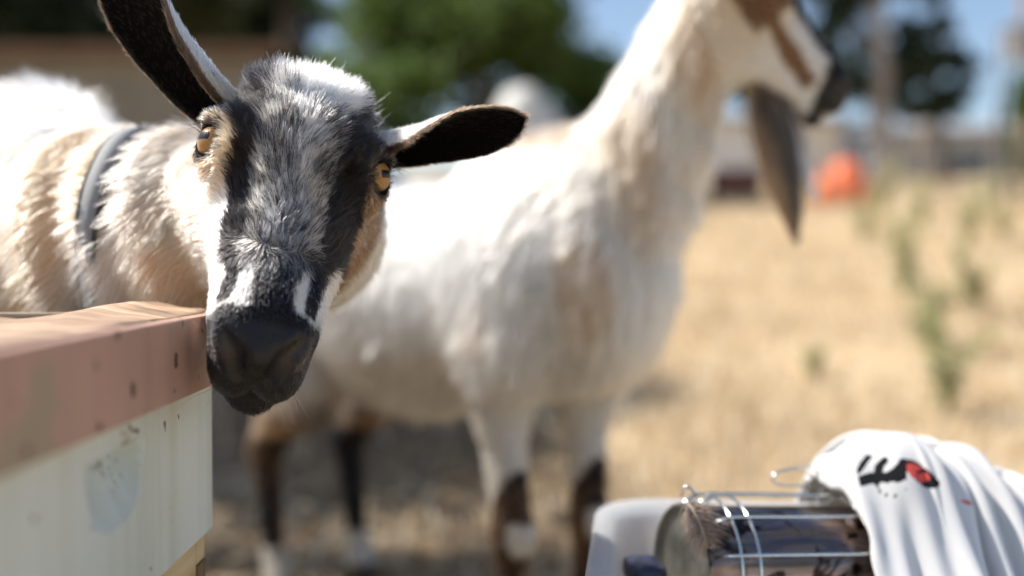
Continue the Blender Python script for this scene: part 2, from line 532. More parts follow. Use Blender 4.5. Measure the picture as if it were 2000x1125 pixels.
d = 13.5
building('shed', 'long low tan walled shed with a brown roof behind the goats', W(-420, 0, d).x, W(520, 0, d).x, d, d + 3.5, float(zt(-5, d)) - 0.15, W(0, 112, d).z, MAT_WALLTAN, MAT_ROOFBROWN, 0.3, 0.3, door=(W(-200, 0, d).x, W(-80, 0, d).x, 1.8))
d = 25.0
building('low_building', 'low white building with a grey roof beyond the field', W(1230, 0, d).x, W(1640, 0, d).x, d, d + 4, float(zt(6, d)) - 0.2, W(0, 240, d).z, MAT_WALLWHITE, MAT_ROOFGREY, 0.25, 0.45,
         wins=((W(1330, 0, d).x, W(1380, 0, d).x, 0.7, 1.2),))
d = 27.0
building('low_building', 'low grey building half hidden by the wire fence', W(1700, 0, d).x, W(2060, 0, d).x, d, d + 4, float(zt(11, d)) - 0.2, W(0, 262, d).z, MAT_WALLGREY, MAT_ROOFGREY, 0.25, 0.5,
         wins=((W(1850, 0, d).x, W(1930, 0, d).x, 0.3, 1.0),))

# wire fence
MAT_POST = mat_simple('fence_post_wood', (0.27, 0.19, 0.12), 0.9, noise=0.3, nscale=12)
MAT_WIRE = mat_simple('galvanised_wire', (0.55, 0.57, 0.58), 0.4, metal=0.8)
fx0, fx1, fy0, fy1 = 4.6, 9.6, 14.6, 13.2
fence = empty('wire_fence', (fx0, fy0, float(zt(fx0, fy0))), 'wire mesh fence on wooden posts across the far field', 'fence')
fpts = []
for i in range(5):
    t = i / 4
    x, y = fx0 + (fx1 - fx0) * t, fy0 + (fy1 - fy0) * t
    z = float(zt(x, y)); fpts.append((x, y, z))
    link('post', tube_mesh('post', [(x, y, z - 0.3), (x + 0.01, y, z + 0.6), (x + 0.02, y, z + 1.28)], [0.05, 0.047, 0.044], 8), MAT_POST, fence, True)
for k in range(8):
    h = 0.12 + 0.15 * k
    P = []
    for i in range(4):
        for s in range(4):
            t = s / 4
            a, b_ = Vector(fpts[i]), Vector(fpts[i + 1])
            p = a.lerp(b_, t); P.append((p.x, p.y - 0.05, p.z + h - 0.02 * math.sin(math.pi * t)))
    P.append((fpts[4][0], fpts[4][1] - 0.05, fpts[4][2] + h))
    link('wire', tube_mesh('wire', P, 0.006, 5), MAT_WIRE, fence)
for i in range(40):
    t = (i + 0.5) / 40 * 4
    k = min(3, int(t)); a, b_ = Vector(fpts[k]), Vector(fpts[k + 1]); p = a.lerp(b_, t - k)
    link('wire', tube_mesh('wire', [(p.x, p.y - 0.056, p.z + 0.1), (p.x, p.y - 0.056, p.z + 1.18)], 0.005, 5), MAT_WIRE, fence)

# orange heap, brown barrel, box on a pole
MAT_ORANGE = mat_simple('orange_tarpaulin', (0.85, 0.16, 0.03), 0.5, noise=0.12, nscale=6)
def heap(c, rx, ry, rz, seed):
    bm = bmesh.new(); bmesh.ops.create_icosphere(bm, subdivisions=4, radius=1.0)
    rr = np.random.default_rng(seed)
    co = np.array([v.co for v in bm.verts])
    k = 1 + 0.16 * wav(co, 2.4, seed) + 0.06 * wav(co, 6.0, seed + 1)
    for v, q in zip(bm.verts, k):
        v.co = Vector((c[0] + v.co.x * rx * q, c[1] + v.co.y * ry * q, c[2] + max(-0.15, v.co.z * q) * rz))
    return bm
MAT_TARP = mat_simple('pale_tarpaulin', (0.50, 0.50, 0.47), 0.6, noise=0.15, nscale=4)
p = W(1035, 300, 12.0)
o = link('covered_stack', bm_mesh('covered_stack', heap((p.x, 12.0, float(zt(p.x, 12.0)) + 0.2), 0.62, 0.55, 1.42, 4)), MAT_TARP, None, True)
tag(o, 'pale grey tarpaulin covered stack standing behind the white goat', 'tarpaulin')
p = W(1648, 345, 15.5)
o = link('tarpaulin_heap', bm_mesh('tarpaulin_heap', heap((p.x, 15.5, float(zt(p.x, 15.5)) + 0.12), 0.42, 0.38, 0.56, 2)), MAT_ORANGE, None, True)
tag(o, 'bright orange tarpaulin heap at the top of the field', 'tarpaulin')
MAT_RUST = mat_simple('rusty_steel', (0.20, 0.075, 0.045), 0.7, noise=0.4, nscale=8)
p = W(1435, 330, 18)
zb = float(zt(p.x, 18))
bar = empty('steel_barrel', (p.x, 18, zb), 'rust brown barrel lying on its side near the white building', 'barrel')
Pb = [(p.x - 0.42 + 0.84 * k / 12, 18, zb + 0.26) for k in range(13)]
link('drum', tube_mesh('drum', Pb, [0.265 + (0.012 if k in (0, 4, 8, 12) else 0) for k in range(13)], 20), MAT_RUST, bar, True)
for sx in (-0.424, 0.424):
    link('rim', tube_mesh('rim', [(p.x + sx + 0.012 * s, 18, zb + 0.26) for s in (-1, 1)], 0.285, 20), MAT_RUST, bar)
p = W(1985, 96, 19)
pole = empty('utility_pole', (p.x, 19, float(zt(p.x, 19))), 'grey equipment box mounted on a pole beyond the fence', 'pole')
link('pole', tube_mesh('pole', [(p.x + 0.1, 19, float(zt(p.x, 19)) - 0.3), (p.x + 0.1, 19, p.z + 1.5)], [0.09, 0.075], 10), MAT_POST, pole, True)
bm = bmesh.new(); bm_box(bm, (p.x - 0.38, 18.55, p.z - 0.27), (p.x + 0.34, 18.9, p.z + 0.28), bevel=0.03)
bx_ = link('equipment_box', bm_mesh('equipment_box', bm), MAT_WALLGREY, pole)
bm = bmesh.new(); bm_box(bm, (p.x - 0.43, 18.5, p.z + 0.282), (p.x + 0.39, 18.93, p.z + 0.33), bevel=0.01)
link('box_lid', bm_mesh('box_lid', bm), MAT_ROOFGREY, bx_)

# ================================================================== green weeds in the field
MAT_STALK = mat_simple('weed_stalk', (0.34, 0.33, 0.16), 0.7, noise=0.2)
MAT_WEED = mat_leaf('weed_leaf', [(0.30, 0.34, 0.13), (0.42, 0.44, 0.20), (0.54, 0.52, 0.30), (0.48, 0.50, 0.38)], 0.5)
def weed(base, h, seed, label):
    rr = random.Random(seed)
    base = Vector((base[0], base[1], float(zt(base[0], base[1])) - 0.01))
    root = empty('thistle_weed', base, label, 'weed', 'tall weeds in the dry field')
    Vs, Fs, Vl, Fl = [], [], [], []
    for k in range(rr.randint(5, 8)):
        az = rr.uniform(0, 6.28); sp = rr.uniform(0.1, 0.38) * h
        top = base + Vector((math.cos(az) * sp, math.sin(az) * sp, h * rr.uniform(0.6, 1.0)))
        mid = base.lerp(top, 0.5) + Vector((math.cos(az), math.sin(az), 0)) * -sp * 0.2
        S = spline([base, mid, top], 8)
        v, f = tube(S, [0.006 * (1 - 0.09 * i) for i in range(8)], 5)
        o = len(Vs); Vs += v; Fs += [tuple(i + o for i in q) for q in f]
        for j in range(34):
            t = rr.uniform(0.15, 1.0); i = min(6, int(t * 7)); q = Vector(S[i]).lerp(Vector(S[i + 1]), t * 7 - i)
            a2 = rr.uniform(0, 6.28); ln = rr.uniform(0.06, 0.16) * h * (1.25 - 0.6 * t) + 0.02
            dv = Vector((math.cos(a2), math.sin(a2), rr.uniform(-0.1, 0.9))).normalized()
            sv = dv.cross(Vector((0, 0, 1))).normalized() * ln * 0.22
            o = len(Vl)
            Vl += [q, q + dv * ln * 0.5 + sv + Vector((0, 0, .01)), q + dv * ln, q + dv * ln * 0.5 - sv + Vector((0, 0, .01))]
            Fl.append((o, o + 1, o + 2, o + 3))
    me = bpy.data.meshes.new('stalk'); me.from_pydata([tuple(v) for v in Vs], [], [tuple(dict.fromkeys(f)) for f in Fs]); link('stalk', me, MAT_STALK, root, True)
    me = bpy.data.meshes.new('leaves'); me.from_pydata([tuple(v) for v in Vl], [], Fl); tag(link('leaves', me, MAT_WEED, root), kind='stuff')
def ground_at(px, py):
    for k in range(300):
        d_ = 1.6 * 1.012 ** k
        p_ = W(px, py, d_)
        if p_.z <= float(zt(p_.x, d_)) : return p_
    return p_
def ground_hit(px, py):
    ds = np.geomspace(1.3, 30, 900)
    for d_ in ds:
        p_ = W(px, py, d_)
        if p_.z < float(zt(p_.x, d_)): return p_.x, d_
    return W(px, py, 12).x, 12
WLAB = ['tall green thistle weed with a wide leafy top in the dry grass', 'dark green thistle weed rooted in bare soil near the shirt', 'slim pale green weed standing beside the tall thistle',
        'short green weed growing alone in the open straw', 'pale green weed just below the far fence', 'yellowish weed at the far edge of the field', 'small grey green weed between two taller thistles', 'low weed at the edge of the bright straw', 'feathery weed in front of the fence wires', 'tall pale weed growing up against the fence', 'bushy pale weed beside the end fence post']
for i, (px, py, hpx) in enumerate([(1770, 590, 215), (1850, 815, 250), (1900, 620, 150), (1590, 740, 75), (1720, 430, 130), (1410, 375, 40), (1815, 690, 160), (1690, 480, 110), (1800, 450, 120), (1890, 480, 150), (1960, 470, 100)]):
    x, d_ = ground_hit(px, py)
    weed((x, d_), hpx / F_PX * d_, 90 + i, WLAB[i])
# ================================================================== the beehive boxes
HU = Vector((-0.03, 1.0, 0)).normalized()      # along the visible face, away from the camera
HV = Vector((-1.0, -0.03, 0)).normalized()     # into the hive
HO = Vector((-0.2268, 0.750, 0))
HM = Matrix((( HU.x, HV.x, 0, HO.x), (HU.y, HV.y, 0, HO.y), (0, 0, 1, 0), (0, 0, 0, 1)))
def hive(u, v, z): return HM @ Vector((u, v, z))

def paint_mat(name, stops, streak, rough, speck=(0.10, 0.06, 0.035), speck_t=0.70, speck_s=90.0, under=None, under_t=0.66):
    """weathered paint: soft tone changes, vertical runs, specks of dirt, bare patches"""
    m, n, l, b = mat_new(name)
    tc = n.new('ShaderNodeTexCoord')
    t1 = N(n, 'ShaderNodeTexNoise', Scale=5.0, Detail=5.0); l.new(tc.outputs['Object'], t1.inputs['Vector'])
    r1 = ramp(n, stops); l.new(t1.outputs['Fac'], r1.inputs[0])
    mp = n.new('ShaderNodeMapping'); mp.inputs['Scale'].default_value = (38, 38, 1.6); l.new(tc.outputs['Object'], mp.inputs['Vector'])
    t2 = N(n, 'ShaderNodeTexNoise', Scale=1.0, Detail=3.0); l.new(mp.outputs[0], t2.inputs['Vector'])
    r2 = ramp(n, [(0.45, (1, 1, 1)), (0.75, streak)]); l.new(t2.outputs['Fac'], r2.inputs[0])
    mu = N(n, 'ShaderNodeMixRGB', blend_type='MULTIPLY'); mu.inputs[0].default_value = 1.0
    l.new(r1.outputs[0], mu.inputs[1]); l.new(r2.outputs[0], mu.inputs[2])
    last = mu.outputs[0]
    if under:
        t4 = N(n, 'ShaderNodeTexNoise', Scale=7.0, Detail=8.0, Roughness=0.65); l.new(tc.outputs['Object'], t4.inputs['Vector'])
        r4 = ramp(n, [(under_t, (0, 0, 0)), (under_t + 0.06, (1, 1, 1))]); l.new(t4.outputs['Fac'], r4.inputs[0])
        m4 = N(n, 'ShaderNodeMixRGB'); l.new(r4.outputs[0], m4.inputs[0]); l.new(last, m4.inputs[1]); m4.inputs[2].default_value = (*under, 1)
        last = m4.outputs[0]
    t3 = N(n, 'ShaderNodeTexNoise', Scale=speck_s, Detail=2.0); l.new(tc.outputs['Object'], t3.inputs['Vector'])
    r3 = ramp(n, [(speck_t, (0, 0, 0)), (speck_t + 0.04, (1, 1, 1))]); l.new(t3.outputs['Fac'], r3.inputs[0])
    ms = n.new('ShaderNodeMixRGB'); l.new(r3.outputs[0], ms.inputs[0]); l.new(last, ms.inputs[1]); ms.inputs[2].default_value = (*speck, 1)
    l.new(ms.outputs[0], b.inputs['Base Color'])
    b.inputs['Roughness'].default_value = rough
    bp = N(n, 'ShaderNodeBump', Strength=0.25, Distance=0.002); l.new(t2.outputs['Fac'], bp.inputs['Height']); l.new(bp.outputs[0], b.inputs['Normal'])
    return m

MAT_MINT = paint_mat('pale_mint_paint', [(0.3, (0.54, 0.61, 0.575)), (0.7, (0.69, 0.735, 0.69))], (0.84, 0.84, 0.78), 0.42, speck_t=0.725, speck_s=70.0)
hh = hive(-0.180, 0.0, 0.510)
MAT_PANEL = paint_mat('pale_mint_paint_worn', [(0.3, (0.54, 0.61, 0.575)), (0.7, (0.69, 0.735, 0.69))], (0.84, 0.84, 0.78), 0.42, speck_t=0.725, speck_s=70.0)
_n, _l = MAT_PANEL.node_tree.nodes, MAT_PANEL.node_tree.links        # grime where hands have gripped
_b = _n['Principled BSDF']; _src = _b.inputs['Base Color'].links[0].from_socket
_tc = _n.new('ShaderNodeTexCoord')
_d = N(_n, 'ShaderNodeVectorMath', operation='DISTANCE'); _l.new(_tc.outputs['Object'], _d.inputs[0]); _d.inputs[1].default_value = hh
_t = N(_n, 'ShaderNodeTexNoise', Scale=260.0, Detail=6.0, Roughness=0.7); _l.new(_tc.outputs['Object'], _t.inputs['Vector'])
_s = N(_n, 'ShaderNodeMath', operation='MULTIPLY_ADD'); _l.new(_d.outputs['Value'], _s.inputs[0]); _s.inputs[1].default_value = -9.0; _l.new(_t.outputs['Fac'], _s.inputs[2])
_r = ramp(_n, [(0.36, (0, 0, 0)), (0.48, (1, 1, 1))]); _l.new(_s.outputs[0], _r.inputs[0])
_m = _n.new('ShaderNodeMixRGB'); _l.new(_r.outputs[0], _m.inputs[0]); _l.new(_src, _m.inputs[1]); _m.inputs[2].default_value = (0.27, 0.23, 0.18, 1)
_l.new(_m.outputs[0], _b.inputs['Base Color'])
MAT_PINK = paint_mat('pinkish_brown_paint', [(0.3, (0.40, 0.23, 0.17)), (0.55, (0.47, 0.28, 0.215)), (0.75, (0.42, 0.30, 0.20))], (0.82, 0.85, 0.86), 0.5, speck=(0.09, 0.04, 0.025), speck_t=0.68, speck_s=62.0, under=(0.33, 0.26, 0.18), under_t=0.56)

def wood_mat(name, a, b2, c, scale=1.0, axis='u'):
    m, n, l, b = mat_new(name)
    tc = n.new('ShaderNodeTexCoord')
    mp = n.new('ShaderNodeMapping'); l.new(tc.outputs['Object'], mp.inputs['Vector'])
    mp.inputs['Scale'].default_value = {'u': (60, 5, 60), 'v': (5, 60, 60), 'z': (60, 60, 5)}[axis]
    t1 = N(n, 'ShaderNodeTexNoise', Scale=scale, Detail=7.0, Distortion=0.6); l.new(mp.outputs[0], t1.inputs['Vector'])
    t2 = N(n, 'ShaderNodeTexNoise', Scale=9.0, Detail=5.0); l.new(tc.outputs['Object'], t2.inputs['Vector'])
    ad = N(n, 'ShaderNodeMath', operation='MULTIPLY_ADD'); l.new(t2.outputs['Fac'], ad.inputs[0]); ad.inputs[1].default_value = 0.55; l.new(t1.outputs['Fac'], ad.inputs[2])
    r = ramp(n, [(0.55, a), (0.78, b2), (1.0, c)]); l.new(ad.outputs[0], r.inputs[0])
    l.new(r.outputs[0], b.inputs['Base Color'])
    b.inputs['Roughness'].default_value = 0.75
    bp = N(n, 'ShaderNodeBump', Strength=0.5, Distance=0.002); l.new(t1.outputs['Fac'], bp.inputs['Height']); l.new(bp.outputs[0], b.inputs['Normal'])
    return m
MAT_TOPWOOD = wood_mat('weathered_lid_wood', (0.13, 0.085, 0.06), (0.40, 0.26, 0.17), (0.62, 0.48, 0.33), axis='v')
MAT_PINE = wood_mat('raw_pine', (0.38, 0.24, 0.11), (0.60, 0.43, 0.22), (0.68, 0.52, 0.31), axis='u')
MAT_ENDGRAIN = wood_mat('end_grain', (0.09, 0.05, 0.025), (0.19, 0.11, 0.055), (0.27, 0.17, 0.09), scale=2.0, axis='z')

# white super with a hand hold cut into the visible face
ZS0, ZS1 = 0.4240, 0.5795
super_box = empty('hive_box', hive(-0.2, 0.25, ZS0), 'pale mint painted hive box with a scooped hand hold', 'hive box')
UL, VL, TW = 0.41, 0.505, 0.022
uc = -0.195
us = np.unique(np.concatenate([np.linspace(-UL, 0, 60), np.linspace(uc - 0.05, uc + 0.05, 64)]))
zs = np.unique(np.concatenate([np.linspace(ZS0, ZS1, 24), np.linspace(0.470, 0.523, 46), [0.5180, 0.5186]]))
U, Z = np.meshgrid(us, zs)
a = np.abs(U - uc) / 0.0445
top = 0.5183
hgt = 0.0435 * np.sqrt(np.clip(1 - a ** 3.2, 0, 1))
t = np.clip((top - Z) / np.maximum(hgt, 1e-5), 0, 5)
inside = (Z <= top) & (t < 1) & (a < 1)
D = np.where(inside, 0.0195 * (1 - t) ** 0.75 * np.clip((1 - a) * 9, 0, 1) ** 0.5, 0)
Vg = np.array([tuple(hive(u, dd, z)) for u, dd, z in zip(U.ravel(), D.ravel(), Z.ravel())])
nu, nz = len(us), len(zs)
i, j = np.meshgrid(np.arange(nu - 1), np.arange(nz - 1)); k = (j * nu + i).ravel()
Fg = np.stack([k, k + nu, k + nu + 1, k + 1], 1)
me = mesh_np('panel', Vg, Fg)
link('hand_hold_panel', me, MAT_PANEL, super_box)
def board(name, lo, hi, mat, parent, bevel=0.0015):
    bm = bmesh.new(); bm_box(bm, lo, hi, HM, bevel)
    return link(name, bm_mesh(name, bm), mat, parent)
board('board', (-UL, 0.0204, ZS0), (-0.0001, TW + 0.0002, ZS1), MAT_MINT, super_box)          # back of the panel with the hand hold
board('board', (-0.0005, 0.0005, ZS0), (0.0012, VL, ZS1), MAT_MINT, super_box, 0.0006)
board('board', (-TW, TW + 0.0005, ZS0), (-0.001, VL - TW, ZS1), MAT_MINT, super_box)
board('board', (-UL, TW + 0.0005, ZS0), (-UL + TW, VL - TW, ZS1), MAT_MINT, super_box)
board('board', (-UL, VL - TW + 0.0005, ZS0), (-0.001, VL, ZS1), MAT_MINT, super_box)

# lower raw wood box with finger joints
ZW0, ZW1 = 0.178, 0.4205
low_box = empty('hive_box', hive(-0.2, 0.25, ZW0), 'raw pine hive box with finger joints under the mint painted box', 'hive box')
o5 = 0.005
board('board', (-UL + 0.003, o5, ZW0), (-o5 - 0.0205, o5 + TW, ZW1), MAT_PINE, low_box)
board('board', (-o5 - TW, o5 + TW + 0.0005, ZW0), (-o5, VL - TW, ZW1), MAT_PINE, low_box)
board('board', (-UL + 0.003, o5 + TW + 0.0005, ZW0), (-UL + 0.003 + TW, VL - TW, ZW1), MAT_PINE, low_box)
board('board', (-UL + 0.003, VL - TW + 0.0005, ZW0), (-o5, VL - 0.001, ZW1), MAT_PINE, low_box)
nf = 13; hf = (ZW1 - ZW0) / nf
for k in range(nf):
    dark = k % 2 == 1
    pr = 0.0012 if dark else 0.0
    board('finger', (-o5 - 0.020, o5 - pr, ZW0 + k * hf + 0.0004), (-o5 + (0.0 if dark else 0.0012), o5 + TW, ZW0 + (k + 1) * hf - 0.0004), MAT_ENDGRAIN if dark else MAT_PINE, low_box, 0.0006)

stand = empty('hive_stand', hive(-0.2, 0.25, 0), 'rough wooden stand carrying the stacked hive boxes', 'stand')
board('base_board', (-UL - 0.01, -0.005, 0.155), (0.008, VL + 0.01, 0.1775), MAT_PINE, stand)
for (u, v) in ((-0.40, 0.01), (-0.06, 0.01), (-0.40, 0.44), (-0.06, 0.44)):
    board('leg', (u, v, -0.01), (u + 0.06, v + 0.06, 0.1548), MAT_PINE, stand, 0.003)

# telescoping lid: rim boards painted, top of warped weathered planks
lid = empty('hive_cover', hive(-0.2, 0.25, 0.58), 'pinkish brown painted hive lid with weathered plank top', 'hive cover')
ZL0, ZL1 = 0.5360, 0.5870
board('rim_board', (-0.424, -0.0125, ZL0), (0.009, -0.0012, ZL1), MAT_PINK, lid, 0.0016)
board('rim_board', (0.0022, -0.0008, ZL0), (0.0135, 0.517, ZL1 - 0.001), MAT_PINK, lid, 0.0016)
board('rim_board', (-0.4245, -0.0008, ZL0), (-0.413, 0.517, ZL1 - 0.001), MAT_PINK, lid, 0.0016)
board('rim_board', (-0.4245, 0.5175, ZL0), (0.0135, 0.529, ZL1 - 0.001), MAT_PINK, lid, 0.0016)
def plank(v0, v1, zf, seed):
    nu_, nv_ = 40, 14
    Vp, Fp = [], []
    for s in (1, 0):
        for i in range(nu_ + 1):
            for j in range(nv_ + 1):
                u = -0.411 + (0.4122) * i / nu_; v = v0 + (v1 - v0) * j / nv_
                z = zf(u, v) + 0.0007 * math.sin(u * 41 + v * 63 + seed) + 0.0005 * math.sin(v * 210 + 3 * math.sin(u * 17))
                Vp.append(tuple(hive(u, v, z if s else 0.5800)))
    w = nv_ + 1; off = (nu_ + 1) * w
    for i in range(nu_):
        for j in range(nv_):
            a = i * w + j
            Fp.append((a, a + 1, a + w + 1, a + w)); Fp.append((off + a, off + a + w, off + a + w + 1, off + a + 1))
    for i in range(nu_):
        for j in (0, nv_):
            a = i * w + j; Fp.append((a, a + w, off + a + w, off + a))
    for j in range(nv_):
        for i in (0, nu_):
            a = i * w + j; Fp.append((a, off + a, off + a + 1, a + 1))
    bm = bmesh.new()
    vs = [bm.verts.new(p) for p in Vp]
    for f in Fp: bm.faces.new([vs[q] for q in f])
    return link('plank', bm_mesh('plank', bm), MAT_TOPWOOD, lid, True)
def zf1(u, v):
    far = max(0.0, min(1.0, (u + 0.33) / 0.30)); far = far * far
    return 0.5872 + far * 0.0082 * math.exp(-((v - 0.052) / 0.03) ** 2) - 0.0042 * max(0, (v - 0.06) / 0.05)
plank(0.0004, 0.112, zf1, 1)
plank(0.114, 0.247, lambda u, v: 0.5822 + 0.0012 * math.cos((v - 0.18) * 30), 2)
plank(0.249, 0.382, lambda u, v: 0.5828 + 0.001 * math.cos((v - 0.31) * 30), 3)
plank(0.384, 0.516, lambda u, v: 0.5825 + 0.001 * math.cos((v - 0.45) * 30), 4)
# knots and dents on the painted rim
MAT_KNOT = mat_simple('knot', (0.10, 0.05, 0.025), 0.6, noise=0.5, nscale=300, bump=0.6, bscale=300)
for (u, z, rr, st) in ((-0.010, 0.5775, 0.0032, 1.7), (-0.036, 0.5732, 0.0024, 1.3), (-0.128, 0.562, 0.0032, 1.6), (-0.205, 0.553, 0.0030, 1.5), (-0.07, 0.577, 0.0012, 1.0), (-0.055, 0.556, 0.0010, 1.0)):
    bm = bmesh.new(); bmesh.ops.create_icosphere(bm, subdivisions=3, radius=1.0)
    for v in bm.verts:
        q = 1 + 0.25 * math.sin(v.co.x * 5 + u * 90) * math.cos(v.co.z * 4 + z * 100)
        v.co = HM @ Vector((u + v.co.x * rr * q, -0.0125 + v.co.y * 0.0009, z + v.co.z * rr * st * q))
    link('knot', bm_mesh('knot', bm), MAT_KNOT, lid, True)

# ================================================================== translucent tub with the smoker
TC = Vector((0.292, 0.735, 0.0)); TA = math.radians(-7)
TM = Matrix.Translation(TC) @ Matrix.Rotation(TA, 4, 'Z')
m, n, l, b = mat_new('translucent_plastic')
b.inputs['Base Color'].default_value = (0.78, 0.80, 0.82, 1); b.inputs['Roughness'].default_value = 0.28
tr = n.new('ShaderNodeBsdfTranslucent'); tr.inputs[0].default_value = (0.80, 0.82, 0.86, 1)
tp = n.new('ShaderNodeBsdfTransparent'); tp.inputs[0].default_value = (0.93, 0.95, 0.97, 1)
m1 = n.new('ShaderNodeMixShader'); m1.inputs[0].default_value = 0.5; l.new(b.outputs[0], m1.inputs[1]); l.new(tr.outputs[0], m1.inputs[2])
m2 = n.new('ShaderNodeMixShader'); m2.inputs[0].default_value = 0.42; l.new(m1.outputs[0], m2.inputs[1]); l.new(tp.outputs[0], m2.inputs[2])
l.new(m2.outputs[0], n['Material Output'].inputs['Surface'])
MAT_TUB = m
def rrect(w, d, r, z, seg=8):
    out = []
    for cx, cy, a0 in ((w - r, d - r, 0), (-w + r, d - r, 90), (-w + r, -d + r, 180), (w - r, -d + r, 270)):
        for k in range(seg + 1):
            a = math.radians(a0 + 90 * k / seg)
            out.append(TM @ Vector((cx + r * math.cos(a), cy + r * math.sin(a), z)))
    return out
def loft(rings, name, close_last=False):
    bm = bmesh.new(); prev = None
    rows = [[bm.verts.new(p) for p in rg] for rg in rings]
    for a_, b_ in zip(rows, rows[1:]):
        for k in range(len(a_)):
            k2 = (k + 1) % len(a_)
            bm.faces.new((a_[k], a_[k2], b_[k2], b_[k]))
    if close_last:
        bm.faces.new(rows[-1]); bm.faces.new(rows[0])
    return bm_mesh(name, bm)
ZT = 0.4035; ZB = 0.222
tub = empty('plastic_tub', (TC.x, TC.y, ZB), 'translucent plastic tub holding the smoker', 'tub')
W2, D2 = 0.222, 0.165
rings = [rrect(W2 - 0.030, D2 - 0.028, 0.03, ZB), rrect(W2 - 0.008, D2 - 0.008, 0.045, ZT - 0.012), rrect(W2, D2, 0.05, ZT - 0.004),
         rrect(W2 - 0.0022, D2 - 0.0022, 0.048, ZT - 0.0035), rrect(W2 - 0.0105, D2 - 0.0105, 0.044, ZT - 0.0125), rrect(W2 - 0.0325, D2 - 0.0305, 0.028, ZB + 0.003)]
link('body', loft(rings, 'body', True), MAT_TUB, tub, True)
rg = [rrect(W2 - 0.001, D2 - 0.001, 0.05, ZT - 0.0032), rrect(W2 + 0.010, D2 + 0.010, 0.058, ZT), rrect(W2 + 0.0125, D2 + 0.0125, 0.060, ZT - 0.003), rrect(W2 + 0.0125, D2 + 0.0125, 0.060, ZT - 0.016),
      rrect(W2 + 0.0105, D2 + 0.0105, 0.058, ZT - 0.016), rrect(W2 + 0.009, D2 + 0.009, 0.057, ZT - 0.0035), rrect(W2 + 0.001, D2 + 0.001, 0.051, ZT - 0.0065)]
link('rim', loft(rg, 'rim'), MAT_TUB, tub, True)
crate = empty('wooden_crate', (TC.x, TC.y, 0), 'slatted wooden crate standing under the plastic tub', 'crate')
def tbox(name, lo, hi, mat, parent, bevel=0.002):
    bm = bmesh.new(); bm_box(bm, lo, hi, TM, bevel); return link(name, bm_mesh(name, bm), mat, parent)
for sx in (-1, 1):
    for sy in (-1, 1):
        tbox('corner_post', (sx * 0.19 - 0.018, sy * 0.13 - 0.018, -0.004), (sx * 0.19 + 0.018, sy * 0.13 + 0.018, 0.204), MAT_PINE, crate)
for k in range(3):
    z = 0.01 + 0.066 * k
    for s in (-1, 1):
        tbox('slat', (-0.21, s * 0.156 - 0.006, z), (0.21, s * 0.156 + 0.006, z + 0.05), MAT_PINE, crate)
        tbox('slat', (s * 0.216 - 0.006, -0.149, z), (s * 0.216 + 0.006, 0.149, z + 0.05), MAT_PINE, crate)
for k in range(5):
    tbox('slat', (-0.222, -0.16 + k * 0.066, 0.2055), (0.222, -0.16 + k * 0.066 + 0.056, 0.2215), MAT_PINE, crate)

# ---- bee smoker, lying on its bellows
SA = Vector((0.955, 0.28, -0.07)).normalized()
SC = Vector((0.137, 0.81, 0.375))
SW_ = SA.cross(Vector((0, 0, 1))).normalized()     # toward the camera / right
SUv = SW_.cross(SA).normalized()
def sm(s, r, ang):
    """s along the chamber, ang from the top toward the camera"""
    a = math.radians(ang)
    return SC + SA * s + (SUv * math.cos(a) + SW_ * math.sin(a)) * r
m, n, l, b = mat_new('heat_tinted_steel')
b.inputs['Metallic'].default_value = 1.0
tc = n.new('ShaderNodeTexCoord')
mp = n.new('ShaderNodeMapping'); mp.inputs['Rotation'].default_value = (0, 0, -math.atan2(SA.y, SA.x)); l.new(tc.outputs['Object'], mp.inputs['Vector'])
mp2 = n.new('ShaderNodeMapping'); mp2.inputs['Scale'].default_value = (7, 55, 55); l.new(mp.outputs[0], mp2.inputs['Vector'])
t1 = N(n, 'ShaderNodeTexNoise', Scale=1.0, Detail=5.0, Distortion=1.2); l.new(mp2.outputs[0], t1.inputs['Vector'])
r1 = ramp(n, [(0.30, (0.06, 0.04, 0.034)), (0.42, (0.24, 0.165, 0.12)), (0.5, (0.17, 0.14, 0.16)), (0.56, (0.34, 0.23, 0.155)), (0.64, (0.13, 0.14, 0.20)), (0.75, (0.40, 0.33, 0.27))])
l.new(t1.outputs['Fac'], r1.inputs[0])
t2 = N(n, 'ShaderNodeTexNoise', Scale=22.0, Detail=6.0, Distortion=1.5); l.new(tc.outputs['Object'], t2.inputs['Vector'])
r2 = ramp(n, [(0.42, (1, 1, 1)), (0.47, (0, 0, 0))]); l.new(t2.outputs['Fac'], r2.inputs[0])
mx = n.new('ShaderNodeMixRGB'); l.new(r2.outputs[0], mx.inputs[0]); l.new(r1.outputs[0], mx.inputs[1]); mx.inputs[2].default_value = (0.03, 0.02, 0.018, 1)
l.new(mx.outputs[0], b.inputs['Base Color'])
rr_ = ramp(n, [(0.3, (0.18,) * 3), (0.7, (0.34,) * 3)]); l.new(t1.outputs['Fac'], rr_.inputs[0]); l.new(rr_.outputs[0], b.inputs['Roughness'])
MAT_SMOKER = m
MAT_DISC = mat_simple('dull_steel', (0.30, 0.29, 0.25), 0.42, metal=0.9, noise=0.5, nscale=26, bump=0.15, bscale=80)
MAT_CAGE = mat_simple('chromed_wire', (0.72, 0.76, 0.75), 0.16, metal=1.0)
MAT_BELLOWS = mat_simple('blue_vinyl', (0.02, 0.026, 0.06), 0.4, noise=0.2, nscale=40, bump=0.3, bscale=150)
smoker = empty('bee_smoker', SC - Vector((0, 0, 0.14)), 'steel bee smoker in a wire cage guard lying in the tub', 'smoker')
